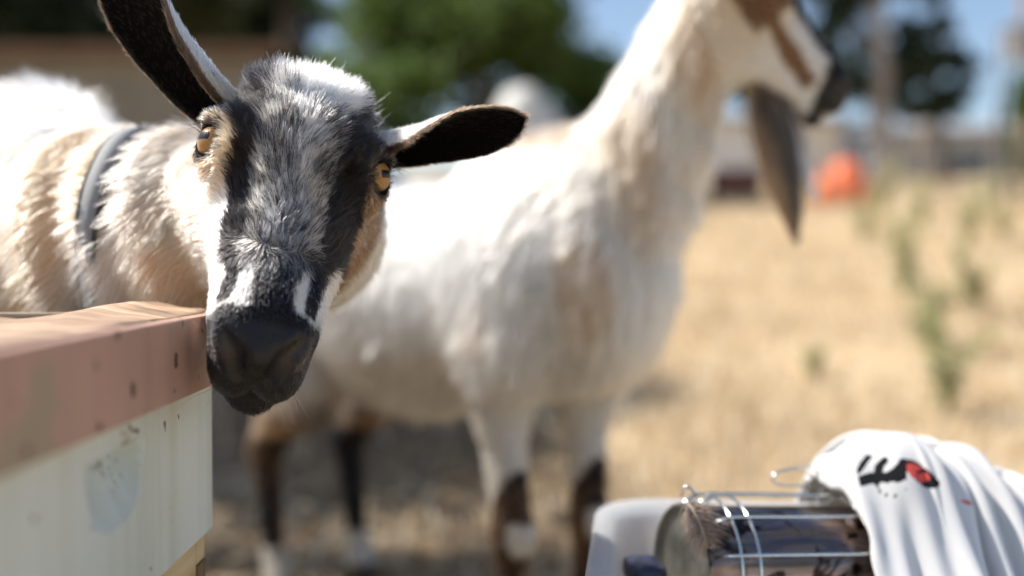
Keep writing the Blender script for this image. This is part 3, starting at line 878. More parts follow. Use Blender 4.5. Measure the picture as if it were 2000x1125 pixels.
def lathe(prof, name, seg=56):
    bm = bmesh.new(); rows = []
    for s, r in prof:
        rows.append([bm.verts.new(sm(s, max(r, 1e-5), 360 * k / seg)) for k in range(seg)])
    for a_, b_ in zip(rows, rows[1:]):
        for k in range(seg):
            k2 = (k + 1) % seg
            bm.faces.new((a_[k], a_[k2], b_[k2], b_[k]))
    bmesh.ops.remove_doubles(bm, verts=bm.verts, dist=1e-4)
    return bm_mesh(name, bm)
link('fire_chamber', lathe([(0.0005, 0.0508), (0.0015, 0.0516), (0.003, 0.0512), (0.0045, 0.050), (0.06, 0.0498), (0.12, 0.0498), (0.176, 0.050), (0.178, 0.0515), (0.181, 0.0515), (0.183, 0.0502), (0.183, 0.046)], 'fire_chamber'), MAT_SMOKER, smoker, True)
link('end_disc', lathe([(0.0055, 0.0), (0.0055, 0.02), (0.0045, 0.034), (0.0062, 0.044), (0.0058, 0.0476), (0.0006, 0.0484), (-0.0004, 0.0495), (0.0004, 0.0507)], 'end_disc'), MAT_DISC, smoker, True)
link('cone_lid', lathe([(0.184, 0.0515), (0.19, 0.052), (0.198, 0.050), (0.225, 0.034), (0.245, 0.020), (0.262, 0.014), (0.264, 0.012)], 'cone_lid'), MAT_DISC, smoker, True)
CR = 0.0602
for s in (0.025, 0.041, 0.147, 0.161):
    P = [sm(s, CR - 0.0016, a) for a in range(-120, 128, 6)]
    link('cage_ring', tube_mesh('cage_ring', P, 0.00125, 8), MAT_CAGE, smoker, True)
for ang, s0 in ((118, 0.014), (95, 0.012), (66, 0.013), (35, 0.012), (5, 0.010), (-26, 0.012), (-60, 0.012), (-95, 0.012)):
    P = [sm(s0 - 0.004, CR - 0.010, ang), sm(s0 + 0.006, CR - 0.003, ang), sm(s0 + 0.010, CR, ang)] + [sm(s0 + 0.010 + 0.15 * k / 8, CR + 0.0006, ang) for k in range(1, 9)]
    link('cage_wire', tube_mesh('cage_wire', P, 0.00125, 8), MAT_CAGE, smoker, True)
# wire hook at the left end and hanging loop on top
hk = [W(1333, 972, .80), W(1337, 956, .80), W(1344, 951, .80), W(1352, 957, .80), W(1362, 967, .80), W(1378, 966, .80)]
link('wire_hook', tube_mesh('wire_hook', spline(hk, 22), 0.0012, 8), MAT_CAGE, smoker, True)
lp = [W(1590, 962, .87), W(1570, 951, .86), W(1535, 950, .85), W(1513, 941, .845), W(1516, 926, .845), W(1545, 918, .85), W(1580, 916, .86), W(1610, 925, .87), W(1618, 945, .875), W(1605, 962, .875)]
link('hanging_loop', tube_mesh('hanging_loop', spline(lp, 46), 0.0012, 8), MAT_CAGE, smoker, True)
# bellows
def bbox(s0, s1, w0, w1, h0, h1, name, mat, bev):
    M_ = Matrix(((SA.x, SW_.x, SUv.x, SC.x), (SA.y, SW_.y, SUv.y, SC.y), (SA.z, SW_.z, SUv.z, SC.z), (0, 0, 0, 1)))
    bm = bmesh.new(); bm_box(bm, (s0, w0, h0), (s1, w1, h1), M_, bev)
    return link(name, bm_mesh(name, bm), mat, smoker, True)
bbox(-0.022, 0.135, -0.062, 0.062, -0.078, -0.066, 'bellows_board', MAT_PINE, 0.003)
bbox(-0.026, 0.130, -0.058, 0.058, -0.1035, -0.0785, 'bellows_skin', MAT_BELLOWS, 0.009)
bbox(-0.022, 0.135, -0.062, 0.062, -0.1165, -0.104, 'bellows_board', MAT_PINE, 0.003)
bbox(0.03, 0.05, -0.015, 0.015, -0.0655, -0.052, 'bracket', MAT_DISC, 0.001)
bbox(0.12, 0.14, -0.015, 0.015, -0.0655, -0.052, 'bracket', MAT_DISC, 0.001)
bbox(-0.032, -0.024, -0.02, 0.02, -0.090, -0.060, 'pull_tab', MAT_BELLOWS, 0.003)
p_ = W(1256, 1116, 0.80)
bm = bmesh.new(); bm_box(bm, (-0.012, -0.02, -0.011), (0.016, 0.02, 0.008), Matrix.Translation(p_) @ Matrix.Rotation(0.2, 4, 'Z'), 0.007)
link('bellows_fold', bm_mesh('bellows_fold', bm), MAT_BELLOWS, smoker, True)
# what the smoker lies on inside the tub
MAT_BUNDLE = mat_simple('grey_cloth', (0.35, 0.33, 0.30), 0.9, noise=0.2, nscale=30, bump=0.3)
bm = heap((TC.x + 0.0, TC.y + 0.02, ZB + 0.012), 0.16, 0.105, 0.038, 5)
tag(link('cloth_bundle', bm_mesh('cloth_bundle', bm), MAT_BUNDLE, None, True), 'crumpled grey cloth bundle inside the plastic tub under the smoker', 'cloth')

# feather caught between cage and chamber
MAT_FEATHER = mat_leaf('feather_barbs', [(0.27, 0.20, 0.16), (0.42, 0.33, 0.27), (0.16, 0.11, 0.09), (0.34, 0.26, 0.21)], 0.3)
MAT_QUILL = mat_simple('feather_quill', (0.55, 0.46, 0.38), 0.4)
fe = spline([W(1343, 982, .772), W(1356, 1000, .765), W(1368, 1024, .762), W(1380, 1055, .765), W(1390, 1084, .772)], 40)
feather = empty('feather', fe[0], 'ruffled brown feather caught on the rim of the smoker', 'feather')
link('quill', tube_mesh('quill', fe[:34], [0.0007 * (1 - 0.02 * k) for k in range(34)], 6), MAT_QUILL, feather, True)
Vb, Fb = [], []
rr = random.Random(5)
for k in range(2, 40):
    p0 = Vector(fe[k]); tg = (Vector(fe[min(39, k + 1)]) - Vector(fe[k - 1])).normalized()
    side = tg.cross(Vector((0, -1, 0.2))).normalized(); outv = side.cross(tg).normalized()
    ln = 0.019 * math.sin(math.pi * min(1, 0.18 + 0.8 * k / 40)) ** 0.7
    for sgn in (-1, 1):
        for q in range(4):
            ll = ln * rr.uniform(0.6, 1.25)
            dv = (side * sgn * rr.uniform(0.5, 1.0) + tg * rr.uniform(0.2, 1.1) + outv * rr.uniform(-0.5, 0.5)).normalized()
            wv = tg * 0.00045
            o = len(Vb); mid = p0 + dv * ll * 0.55 + outv * rr.uniform(-0.001, 0.001)
            tip = p0 + dv * ll + tg * ll * 0.25 + outv * rr.uniform(-0.003, 0.003)
            Vb += [p0 - wv, p0 + wv, mid + wv, mid - wv, tip + wv * 0.2, tip - wv * 0.2]
            Fb += [(o, o + 1, o + 2, o + 3), (o + 3, o + 2, o + 4, o + 5)]
me = bpy.data.meshes.new('barbs'); me.from_pydata([tuple(v) for v in Vb], [], Fb)
tag(link('barbs', me, MAT_FEATHER, feather), kind='stuff')

# ================================================================== white T-shirt thrown over the smoker
def drape():
    nx_, ny_ = 128, 92
    h = 0.0072
    r_ = np.random.default_rng(3)
    i, j = np.meshgrid(np.arange(nx_), np.arange(ny_), indexing='ij')
    c0 = np.array((0.290, 0.865, W(1800, 900, 0.865).z))
    sx, sy = i * h, (j - ny_ * 0.50) * h
    # gathered into folds before it is dropped
    comp = 0.33
    ang = math.radians(14)
    ux = np.array([math.cos(ang), math.sin(ang), 0]); uy = np.array([-math.sin(ang), math.cos(ang), 0])
    ph = 2 * math.pi * (sx / 0.078 + 0.35 * np.sin(sy * 16) + 0.25 * np.sin(sx * 21 + 1))
    z = 0.024 * np.sin(ph) * (0.6 + 0.4 * np.sin(sy * 9 + 1.3))
    X = c0 + ux * (sx * comp)[..., None] + uy * (sy * 0.86)[..., None]
    X[..., 2] += z + 0.045 + 0.006 * np.sin(sy * 60 + sx * 12)
    X += r_.normal(0, 0.0006, X.shape)
    Vl = np.zeros_like(X)
    ax, ce, up_ = np.array(SA), np.array(SC), np.array((0, 0, 1.0))
    E = [(np.array(W(1720, 1000, 0.868)), np.array([0.060, 0.060, 0.066])), (np.array(W(1800, 1020, 0.90)), np.array([0.075, 0.07, 0.068])),
         (np.array(W(1930, 1100, 0.90)), np.array([0.085, 0.075, 0.075])), (np.array(W(1655, 985, 0.905)), np.array([0.033, 0.03, 0.050]))]
    offs = [((1, 0), 1.0, 1.0), ((0, 1), 1.0, 1.0), ((1, 1), 1.4142, 0.6), ((1, -1), 1.4142, 0.6), ((2, 0), 2.0, 0.10), ((0, 2), 2.0, 0.10), ((3, 0), 3.0, 0.04), ((0, 3), 3.0, 0.04)]
    for step in range(95):
        Vl *= 0.90
        Vl[..., 2] -= 0.00022
        Xp = X + Vl
        for it in range(9):
            A = np.zeros_like(Xp); Cn = np.zeros(Xp.shape[:2])
            for (di, dj), ln, st in offs:
                if dj >= 0:
                    sa = (slice(0, nx_ - di), slice(0, ny_ - dj)); sb = (slice(di, nx_), slice(dj, ny_))
                else:
                    sa = (slice(0, nx_ - di), slice(-dj, ny_)); sb = (slice(di, nx_), slice(0, ny_ + dj))
                dv = Xp[sb] - Xp[sa]
                dl = np.sqrt((dv ** 2).sum(-1)) + 1e-9
                if di + abs(dj) >= 2 and st < 0.5:
                    e = np.minimum(dl - ln * h * 0.80, 0)
                else:
                    e = dl - ln * h
                cor = dv * (0.5 * st * e / dl)[..., None]
                A[sa] += cor; A[sb] -= cor
                Cn[sa] += st; Cn[sb] += st
            Xp = Xp + A / np.maximum(Cn, 1e-6)[..., None] * 1.7
            # collide with caged chamber, bundle and tub floor
            q = Xp - ce; s = q @ ax
            rad = q - s[..., None] * ax; rl = np.sqrt((rad ** 2).sum(-1)) + 1e-9
            Xq = Xp
            pen = np.where((s > -0.01) & (s < 0.27), 0.0635 - rl, -1)
            Xp = Xp + rad / rl[..., None] * np.maximum(pen, 0)[..., None]
            for ec, er in E:
                q = (Xp - ec) / er; ql = np.sqrt((q ** 2).sum(-1)) + 1e-9
                dq = q / ql[..., None]
                push = np.maximum((1 + 0.13 * np.sin(dq[..., 0] * 7 + dq[..., 2] * 5 + 1) * np.sin(dq[..., 1] * 6 - dq[..., 2] * 4)) / ql - 1, 0)
                Xp = Xp + (Xp - ec) * push[..., None] * 0.8
            hit = (np.abs(Xp - Xq).sum(-1) > 1e-7)
            Xp = np.where(hit[..., None], Xp - 0.55 * (Xq - X), Xp)
            Xp[..., 2] = np.maximum(Xp[..., 2], 0.30)
        Vl = np.clip(Xp - X, -0.01, 0.01)
        X = Xp
    return X, nx_, ny_
X, nx_, ny_ = drape()
def upsample(A):
    for ax_ in (0, 1):
        A = np.moveaxis(A, ax_, 0)
        e = np.concatenate([A[:1], A, A[-1:]], 0)
        mid = (-e[:-3] + 9 * e[1:-2] + 9 * e[2:-1] - e[3:]) / 16
        out = np.empty((2 * len(A) - 1,) + A.shape[1:]); out[0::2] = A; out[1::2] = mid
        A = np.moveaxis(out, 0, ax_)
    return A
for _ in range(2):      # even out the jitter of the solver
    Y = X.copy(); Y[1:-1, 1:-1] = 0.4 * X[1:-1, 1:-1] + 0.15 * (X[:-2, 1:-1] + X[2:, 1:-1] + X[1:-1, :-2] + X[1:-1, 2:]); X = Y
X = upsample(X)
ni, nj = X.shape[:2]
P = X.reshape(-1, 3)
i, j = np.meshgrid(np.arange(ni - 1), np.arange(nj - 1), indexing='ij'); k = (i * nj + j).ravel()
me = mesh_np('t_shirt', P, np.stack([k, k + nj, k + nj + 1, k + 1], 1))
# the print on the chest (metres across and up from the centre of the red motif)
pc = W(1766, 911, 0.86)
x_, z_ = P[:, 0] - pc.x, P[:, 2] - pc.z
ca, sa_ = math.cos(math.radians(-27)), math.sin(math.radians(-27))
a = x_ * ca + z_ * sa_; b_ = -x_ * sa_ + z_ * ca
front = np.where(P[:, 1] < 0.925, 1.0, -1.0)
def slab(c_, half): return (half - np.abs(c_)) / 0.002
KB = (0.0075 * (1 - (a / 0.020) ** 2) - np.abs(b_ + 0.0012 * np.sin(a * 150))) / 0.002
KR = 4 * (1 - np.sqrt(((a + 0.003) / 0.0115) ** 2 + (b_ / 0.0056) ** 2))
KR = np.where(np.abs(np.sqrt(((a - 0.001) / 0.0045) ** 2 + (b_ / 0.0022) ** 2) - 1) < 0.28, -0.4, KR)
u_, v_ = x_ + 0.030, z_ - 0.001                       # black strokes beside it
KB = np.maximum(KB, np.minimum(slab(v_ + 0.0035 - 0.18 * u_, 0.0042 * 1.0), slab(u_ + 0.002, 0.018)))
for q in range(3):
    KB = np.maximum(KB, np.minimum(slab(u_ + 0.015 - 0.0125 * q - 1.1 * (v_ - 0.004), 0.0031), slab(v_ - 0.006, 0.0062 - 0.0006 * q)))
KB = np.maximum(KB, np.minimum(slab(np.hypot(u_ - 0.004, (v_ + 0.008) * 1.3) - 0.012, 0.0014), (-v_ - 0.010) / 0.002))
KR = np.maximum(KR, np.minimum(slab(b_ + 0.003, 0.0016), slab(a - 0.044, 0.006)))
KB = np.minimum(KB, front); KR = np.minimum(KR, front)
for nm, vals in (('PrintBlack', KB), ('PrintRed', KR)):
    at_ = me.attributes.new(nm, 'FLOAT', 'POINT'); at_.data.foreach_set('value', np.clip(vals, -1, 1).astype(np.float32))
m, n, l, b = mat_new('white_jersey')
last = None
for nm, cc in (('PrintBlack', (0.015, 0.016, 0.02)), ('PrintRed', (0.72, 0.10, 0.085))):
    at = N(n, 'ShaderNodeAttribute', attribute_name=nm)
    rk = ramp(n, [(0.0, (0, 0, 0)), (0.12, (1, 1, 1))]); l.new(at.outputs['Fac'], rk.inputs[0])
    mxc = n.new('ShaderNodeMixRGB'); l.new(rk.outputs[0], mxc.inputs[0]); mxc.inputs[2].default_value = (*cc, 1)
    if last is None: mxc.inputs[1].default_value = (0.72, 0.72, 0.72, 1)
    else: l.new(last, mxc.inputs[1])
    last = mxc.outputs[0]
l.new(last, b.inputs['Base Color'])
b.inputs['Roughness'].default_value = 0.9; b.inputs['Specular IOR Level'].default_value = 0.15
tr = n.new('ShaderNodeBsdfTranslucent'); l.new(last, tr.inputs[0])
mxs = n.new('ShaderNodeMixShader'); mxs.inputs[0].default_value = 0.22; l.new(b.outputs[0], mxs.inputs[1]); l.new(tr.outputs[0], mxs.inputs[2]); l.new(mxs.outputs[0], n['Material Output'].inputs['Surface'])
tc = n.new('ShaderNodeTexCoord'); tx = N(n, 'ShaderNodeTexNoise', Scale=900.0, Detail=2.0); l.new(tc.outputs['Object'], tx.inputs['Vector'])
bp = N(n, 'ShaderNodeBump', Strength=0.15, Distance=0.001); l.new(tx.outputs['Fac'], bp.inputs['Height']); l.new(bp.outputs[0], b.inputs['Normal'])
shirt = link('t_shirt', me, m, None, True)
sd = shirt.modifiers.new('cloth_thickness', 'SOLIDIFY'); sd.thickness = 0.0012; sd.offset = 0
tag(shirt, 'crumpled white printed T-shirt thrown over the end of the smoker', 'T-shirt')
# ================================================================== goats: distance fields -> one skin mesh -> fur
f32 = np.float32
def smin(a, b, k):
    h = np.maximum(k - np.abs(a - b), 0) / k
    return np.minimum(a, b) - h * h * k * 0.25
def ell(P, c, r):
    q = P - np.asarray(c, f32); r = np.asarray(r, f32)
    k0 = np.sqrt(((q / r) ** 2).sum(1)); k1 = np.sqrt(((q / (r * r)) ** 2).sum(1)) + 1e-9
    return k0 * (k0 - 1) / k1
def cone(P, a, b, ra, rb):
    a = np.asarray(a, f32); b = np.asarray(b, f32); ab = b - a
    q = P - a
    t = np.clip(q @ ab / (ab @ ab), 0, 1)
    return np.sqrt(((q - t[:, None] * ab) ** 2).sum(1)) - (ra + (rb - ra) * t)

def head_sdf(q, long=0.0):
    """q: x across (+ goat's left), l down the face from between the eyes, n out of the face"""
    qa = q.copy(); qa[:, 0] = np.abs(qa[:, 0])
    d = ell(q, (0, -0.022, -0.058), (0.056, 0.060, 0.056))
    d = smin(d, ell(q, (0, -0.012, -0.030), (0.047, 0.050, 0.030)), 0.02)
    d = smin(d, ell(q, (0, -0.056, -0.040), (0.040, 0.030, 0.034)), 0.02)
    d = smin(d, ell(qa, (0.020, -0.058, -0.022), (0.013, 0.015, 0.012)), 0.014)     # horn buds
    d = smin(d, ell(qa, (0.046, 0.004, -0.036), (0.0235, 0.027, 0.0235)), 0.014)    # orbits
    d = smin(d, ell(qa, (0.049, -0.013, -0.022), (0.019, 0.014, 0.012)), 0.008)     # brows
    d = smin(d, cone(q, (0, -0.005, -0.040), (0, 0.112, -0.035), 0.039, 0.026), 0.018)
    d = smin(d, cone(qa, (0.024, 0.02, -0.058), (0.011, 0.115, -0.044), 0.032, 0.021), 0.014)
    d = smin(d, ell(qa, (0.027, 0.008, -0.098), (0.026, 0.058, 0.042)), 0.022)      # jaw angle
    d = smin(d, cone(qa, (0.022, 0.02, -0.105), (0.008, 0.132, -0.070), 0.026, 0.014), 0.016)
    d = smin(d, ell(q, (0, 0.118, -0.038), (0.0325, 0.034, 0.029)), 0.016)          # muzzle
    d = smin(d, ell(qa, (0.0135, 0.141, -0.047), (0.0175, 0.020, 0.0225)), 0.010)   # lips
    d = smin(d, ell(qa, (0.0195, 0.132, -0.0205), (0.0115, 0.016, 0.0105)), 0.008)  # nostril wings
    d = smin(d, ell(q, (0, 0.138, -0.022), (0.012, 0.014, 0.010)), 0.008)
    d = smin(d, ell(q, (0, 0.139, -0.078), (0.020, 0.022, 0.015)), 0.010)           # chin
    # hollows
    nos = smin(cone(qa, (0.0095, 0.1555, -0.0300), (0.0165, 0.1490, -0.0165), 0.0036, 0.0068), cone(qa, (0.0165, 0.1490, -0.0165), (0.0262, 0.134, -0.0120), 0.0068, 0.0034), 0.003)
    d = -smin(-d, nos, 0.004)
    mo = np.minimum(cone(qa, (0, 0.1625, -0.0640), (0.018, 0.1530, -0.0625), 0.0022, 0.0026), cone(qa, (0.018, 0.1530, -0.0625), (0.031, 0.118, -0.064), 0.0026, 0.0022))
    d = -smin(-d, mo, 0.005)
    d = -smin(-d, cone(q, (0, 0.160, -0.030), (0, 0.168, -0.058), 0.0022, 0.0018), 0.004)
    d = -smin(-d, ell(qa, (0.0335, 0.032, -0.0145), (0.007, 0.017, 0.005)), 0.010)  # tear trough
    # eye opening
    e = EYE_DIR * np.array([1, 1, 1], f32)
    c = ORB + e * 0.0205 + np.array([0, 0.0016, 0])
    u = np.array([-e[1], e[0], 0]); u /= np.linalg.norm(u); w = np.cross(e, u)
    qq = qa - c.astype(f32)
    loc = np.stack([qq @ u.astype(f32), qq @ w.astype(f32), qq @ e.astype(f32)], 1)
    d = -smin(-d, ell(loc, (0, 0, 0), (0.0104, 0.0086, 0.0125)), 0.002)
    return d
EYE_DIR = np.array([0.80, 0.10, 0.59]); EYE_DIR = EYE_DIR / np.linalg.norm(EYE_DIR)
ORB = np.array([0.0455, 0.004, -0.0355])

def body_sdf(q):
    """q: f forward, s to the goat's right, z up; front feet under f = 0"""
    qa = q.copy(); qa[:, 1] = np.abs(qa[:, 1])
    d = ell(q, (-0.04, 0, 0.60), (0.21, 0.125, 0.175))
    d = smin(d, ell(q, (-0.30, 0, 0.575), (0.28, 0.16, 0.18)), 0.06)
    d = smin(d, ell(q, (-0.58, 0, 0.64), (0.19, 0.125, 0.15)), 0.06)
    d = smin(d, ell(q, (0.09, 0, 0.60), (0.10, 0.085, 0.12)), 0.06)
    d = smin(d, ell(qa, (0.0, 0.098, 0.58), (0.085, 0.045, 0.15)), 0.04)
    d = smin(d, ell(q, (-0.04, 0, 0.755), (0.12, 0.045, 0.055)), 0.05)
    d = smin(d, ell(qa, (-0.52, 0.07, 0.76), (0.06, 0.04, 0.035)), 0.05)      # hips
    d = smin(d, cone(qa, (0.02, 0.088, 0.52), (-0.005, 0.082, 0.41), 0.052, 0.034), 0.04)
    d = smin(d, cone(qa, (-0.005, 0.082, 0.41), (0.012, 0.075, 0.255), 0.033, 0.025), 0.02)
    d = smin(d, ell(qa, (0.014, 0.075, 0.25), (0.031, 0.028, 0.036)), 0.015)
    d = smin(d, cone(qa, (0.008, 0.075, 0.22), (0.0, 0.075, 0.10), 0.021, 0.0175), 0.015)
    d = smin(d, cone(qa, (0.0, 0.075, 0.085), (0.03, 0.075, 0.022), 0.021, 0.026), 0.012)
    d = smin(d, cone(qa, (-0.56, 0.085, 0.60), (-0.50, 0.10, 0.44), 0.105, 0.07), 0.05)
    d = smin(d, cone(qa, (-0.50, 0.10, 0.44), (-0.675, 0.09, 0.285), 0.062, 0.031), 0.03)
    d = smin(d, cone(qa, (-0.675, 0.09, 0.275), (-0.645, 0.09, 0.10), 0.029, 0.019), 0.02)
    d = smin(d, cone(qa, (-0.645, 0.09, 0.085), (-0.615, 0.09, 0.022), 0.022, 0.026), 0.012)
    d = smin(d, cone(q, (-0.74, 0, 0.72), (-0.83, 0, 0.77), 0.026, 0.014), 0.02)
    # hooves are cut flat
    return np.maximum(d, 0.001 - q[:, 2])

def surface(f, lo, hi, h):
    """surface nets on the cells near the zero set"""
    lo = np.array(lo); hi = np.array(hi)
    def grid(o, n_, st):
        g = np.stack(np.meshgrid(*[np.arange(k) for k in n_], indexing='ij'), -1).reshape(-1, 3)
        return g
    B1, B2 = 16, 4
    nb = np.ceil((hi - lo) / (B1 * h)).astype(int)
    blk = grid(lo, nb, 1) * B1
    ev = lambda idx, off: f((lo + (idx + off) * h).astype(f32))
    v = ev(blk, B1 / 2); blk = blk[np.abs(v) < B1 * h * 1.35]
    sub = grid(lo, (B1 // B2,) * 3, 1) * B2
    blk = (blk[:, None] + sub[None]).reshape(-1, 3)
    v = ev(blk, B2 / 2); blk = blk[np.abs(v) < B2 * h * 1.6]
    nn = nb * B1 + 2
    key = lambda ix: (ix[..., 0].astype(np.int64) * nn[1] + ix[..., 1]) * nn[2] + ix[..., 2]
    nodes = (blk[:, None] + grid(lo, (B2 + 1,) * 3, 1)[None]).reshape(-1, 3)
    ks, ui = np.unique(key(nodes), return_index=True); nodes = nodes[ui]
    val = np.empty(len(nodes), f32)
    for s in range(0, len(nodes), 400000):
        val[s:s + 400000] = ev(nodes[s:s + 400000], 0)
    cells = (blk[:, None] + grid(lo, (B2,) * 3, 1)[None]).reshape(-1, 3)
    ck = np.sort(key(cells)); cells = cells[np.argsort(key(cells), kind='stable')]
    corner = grid(lo, (2, 2, 2), 1)
    cv = np.stack([val[np.searchsorted(ks, key(cells + c))] for c in corner], 1)
    act = (cv.min(1) < 0) & (cv.max(1) >= 0)
    cells, cv, ck = cells[act], cv[act], ck[act]
    edges = [(a, b) for a in range(8) for b in range(a + 1, 8) if np.abs(corner[a] - corner[b]).sum() == 1]
    acc = np.zeros((len(cells), 3)); cnt = np.zeros(len(cells))
    for a, b in edges:
        va, vb = cv[:, a], cv[:, b]
        x = (va < 0) != (vb < 0)
        t = np.where(x, va / np.where(x, va - vb, 1), 0)
        acc += x[:, None] * (corner[a] + t[:, None] * (corner[b] - corner[a])); cnt += x
    V = lo + (cells + acc / cnt[:, None]) * h
    quads = []
    for ax in range(3):
        st = np.zeros(3, int); st[ax] = 1
        o1, o2 = [np.eye(3, dtype=int)[(ax + k) % 3] for k in (1, 2)]
        # edge from cell's corner 0 along ax
        v0 = cv[:, 0]; v1 = cv[:, [i for i in range(8) if (corner[i] == st).all()][0]]
        e = np.nonzero((v0 < 0) != (v1 < 0))[0]
        ids = []
        ok = np.ones(len(e), bool)
        for off in (np.zeros(3, int), -o1, -o1 - o2, -o2):
            kk = key(cells[e] + off); p_ = np.clip(np.searchsorted(ck, kk), 0, len(ck) - 1)
            ok &= ck[p_] == kk; ids.append(p_)
        q = np.stack(ids, 1)
        flip = v0[e] >= 0
        q[flip] = q[flip][:, ::-1]
        quads.append(q[ok])
    return V, np.concatenate(quads)

def vert_normals(V, Q):
    n_ = np.cross(V[Q[:, 2]] - V[Q[:, 0]], V[Q[:, 3]] - V[Q[:, 1]])
    out = np.zeros_like(V)
    for k in range(4):
        for c in range(3): out[:, c] += np.bincount(Q[:, k], n_[:, c], len(V))
    return out / (np.linalg.norm(out, axis=1)[:, None] + 1e-12)

def ear_mesh(base, axis, upv, openv, length, wid, up_arc, low_arc, bend, ns=44, nt=30, thick=0.0016):
    """cupped leaf: wrapped into a tube at the base and opening to the tip; returns verts, quads, (s, t, side)"""
    a = np.array(axis, float); a /= np.linalg.norm(a)
    w = np.array(upv, float); w -= a * (w @ a); w /= np.linalg.norm(w)
    o = np.cross(a, w); o *= np.sign(o @ np.array(openv, float)) or 1
    S = np.linspace(0, 1, ns); T = np.linspace(-1, 1, nt)
    prof = np.interp(S, [0, .12, .3, .55, .75, .88, .96, 1.0], np.array([.86, .92, 1.0, 1.0, .88, .62, .34, .02])) * wid
    ua = np.interp(S, [0, .2, .45, .7, 1.0], up_arc); la = np.interp(S, [0, .2, .45, .7, 1.0], low_arc)
    cl = np.array(base)[None] + a * (S * length)[:, None] + np.array(bend)[None] * (S ** 2)[:, None]
    A, Bq = [], []
    for k, s in enumerate(S):
        ph = np.where(T > 0, T * ua[k], T * la[k])
        rho = prof[k] / (0.5 * (ua[k] + la[k]) + 1e-6)
        p = cl[k] + rho * (np.sin(ph)[:, None] * w + (1 - np.cos(ph))[:, None] * o)
        nrm = -np.sin(ph)[:, None] * w + np.cos(ph)[:, None] * o      # to the hollow side
        th = thick * (1 - 0.6 * np.abs(T) ** 6)[:, None]
        A.append(p + nrm * th); Bq.append(p - nrm * th)
    V = np.concatenate([np.array(A).reshape(-1, 3), np.array(Bq).reshape(-1, 3)])
    Q = []
    off = ns * nt
    for i in range(ns - 1):
        for j in range(nt - 1):
            q = i * nt + j
            Q.append((q, q + 1, q + nt + 1, q + nt)); Q.append((off + q, off + q + nt, off + q + nt + 1, off + q + 1))
        for j in (0, nt - 1):
            q = i * nt + j
            Q.append((q, q + nt, off + q + nt, off + q) if j == 0 else (q + nt, q, off + q, off + q + nt))
    for j in range(nt - 1):
        q = (ns - 1) * nt + j; Q.append((q, q + 1, off + q + 1, off + q))
    ss = np.repeat(S, nt); tt = np.tile(T, ns)
    meta = np.stack([np.concatenate([ss, ss]), np.concatenate([tt, tt]), np.concatenate([np.ones(off), np.zeros(off)])], 1)
    Q = np.array(Q)
    # wind so that normals leave the sheet
    n_ = vert_normals(V, Q)
    cen = (V[:off] + V[off:]) / 2
    if ((V[:off] - cen) * n_[:off]).sum() < 0: Q = Q[:, ::-1]
    return V, Q, meta

# ---- hair material: colour comes with every strand
m, n, l, b = mat_new('goat_hair')
n.remove(b)
hb = n.new('ShaderNodeBsdfHairPrincipled')
hb.model = 'CHIANG'
hb.parametrization = 'COLOR'
at = N(n, 'ShaderNodeAttribute', attribute_name='Col')
l.new(at.outputs['Color'], hb.inputs['Color'])
hb.inputs['Roughness'].default_value = 0.38
hb.inputs['Radial Roughness'].default_value = 0.5
hb.inputs['IOR'].default_value = 1.45
l.new(hb.outputs[0], n['Material Output'].inputs['Surface'])
MAT_HAIR = m
m, n, l, b = mat_new('goat_skin')
at = N(n, 'ShaderNodeAttribute', attribute_name='Col'); l.new(at.outputs['Color'], b.inputs['Base Color'])
ga = N(n, 'ShaderNodeAttribute', attribute_name='Gloss')              # bare wet skin of nose and lips
gm = N(n, 'ShaderNodeMath', operation='MULTIPLY_ADD'); l.new(ga.outputs['Fac'], gm.inputs[0]); gm.inputs[1].default_value = 0.30; gm.inputs[2].default_value = 0.04; l.new(gm.outputs[0], b.inputs['Specular IOR Level'])
gr = N(n, 'ShaderNodeMath', operation='MULTIPLY_ADD'); l.new(ga.outputs['Fac'], gr.inputs[0]); gr.inputs[1].default_value = -0.22; gr.inputs[2].default_value = 0.66; l.new(gr.outputs[0], b.inputs['Roughness'])
tc = n.new('ShaderNodeTexCoord')
tx = N(n, 'ShaderNodeTexNoise', Scale=420.0, Detail=4.0); l.new(tc.outputs['Object'], tx.inputs['Vector'])
bp = N(n, 'ShaderNodeBump', Strength=0.35, Distance=0.0015); l.new(tx.outputs['Fac'], bp.inputs['Height']); l.new(bp.outputs[0], b.inputs['Normal'])
MAT_SKIN = m

def hair_object(name, P, rad, col, parent):
    """P: strands x points x 3"""
    ns_, np_ = P.shape[:2]
    cu = bpy.data.hair_curves.new(name)
    cu.add_curves([np_] * ns_)
    cu.attributes['position'].data.foreach_set('vector', P.astype(f32).ravel())
    ra = cu.attributes.get('radius') or cu.attributes.new('radius', 'FLOAT', 'POINT')
    ra.data.foreach_set('value', rad.astype(f32).ravel())
    ca = cu.attributes.new('Col', 'FLOAT_COLOR', 'CURVE')
    c4 = np.ones((ns_, 4), f32); c4[:, :3] = col
    ca.data.foreach_set('color', c4.ravel())
    cu.materials.append(MAT_HAIR)
    o = bpy.data.objects.new(name, cu)
    C.objects.link(o)
    o.parent = parent
    o.matrix_parent_inverse = Matrix.Translation(parent.location).inverted()
    tag(o, kind='stuff')
    return o

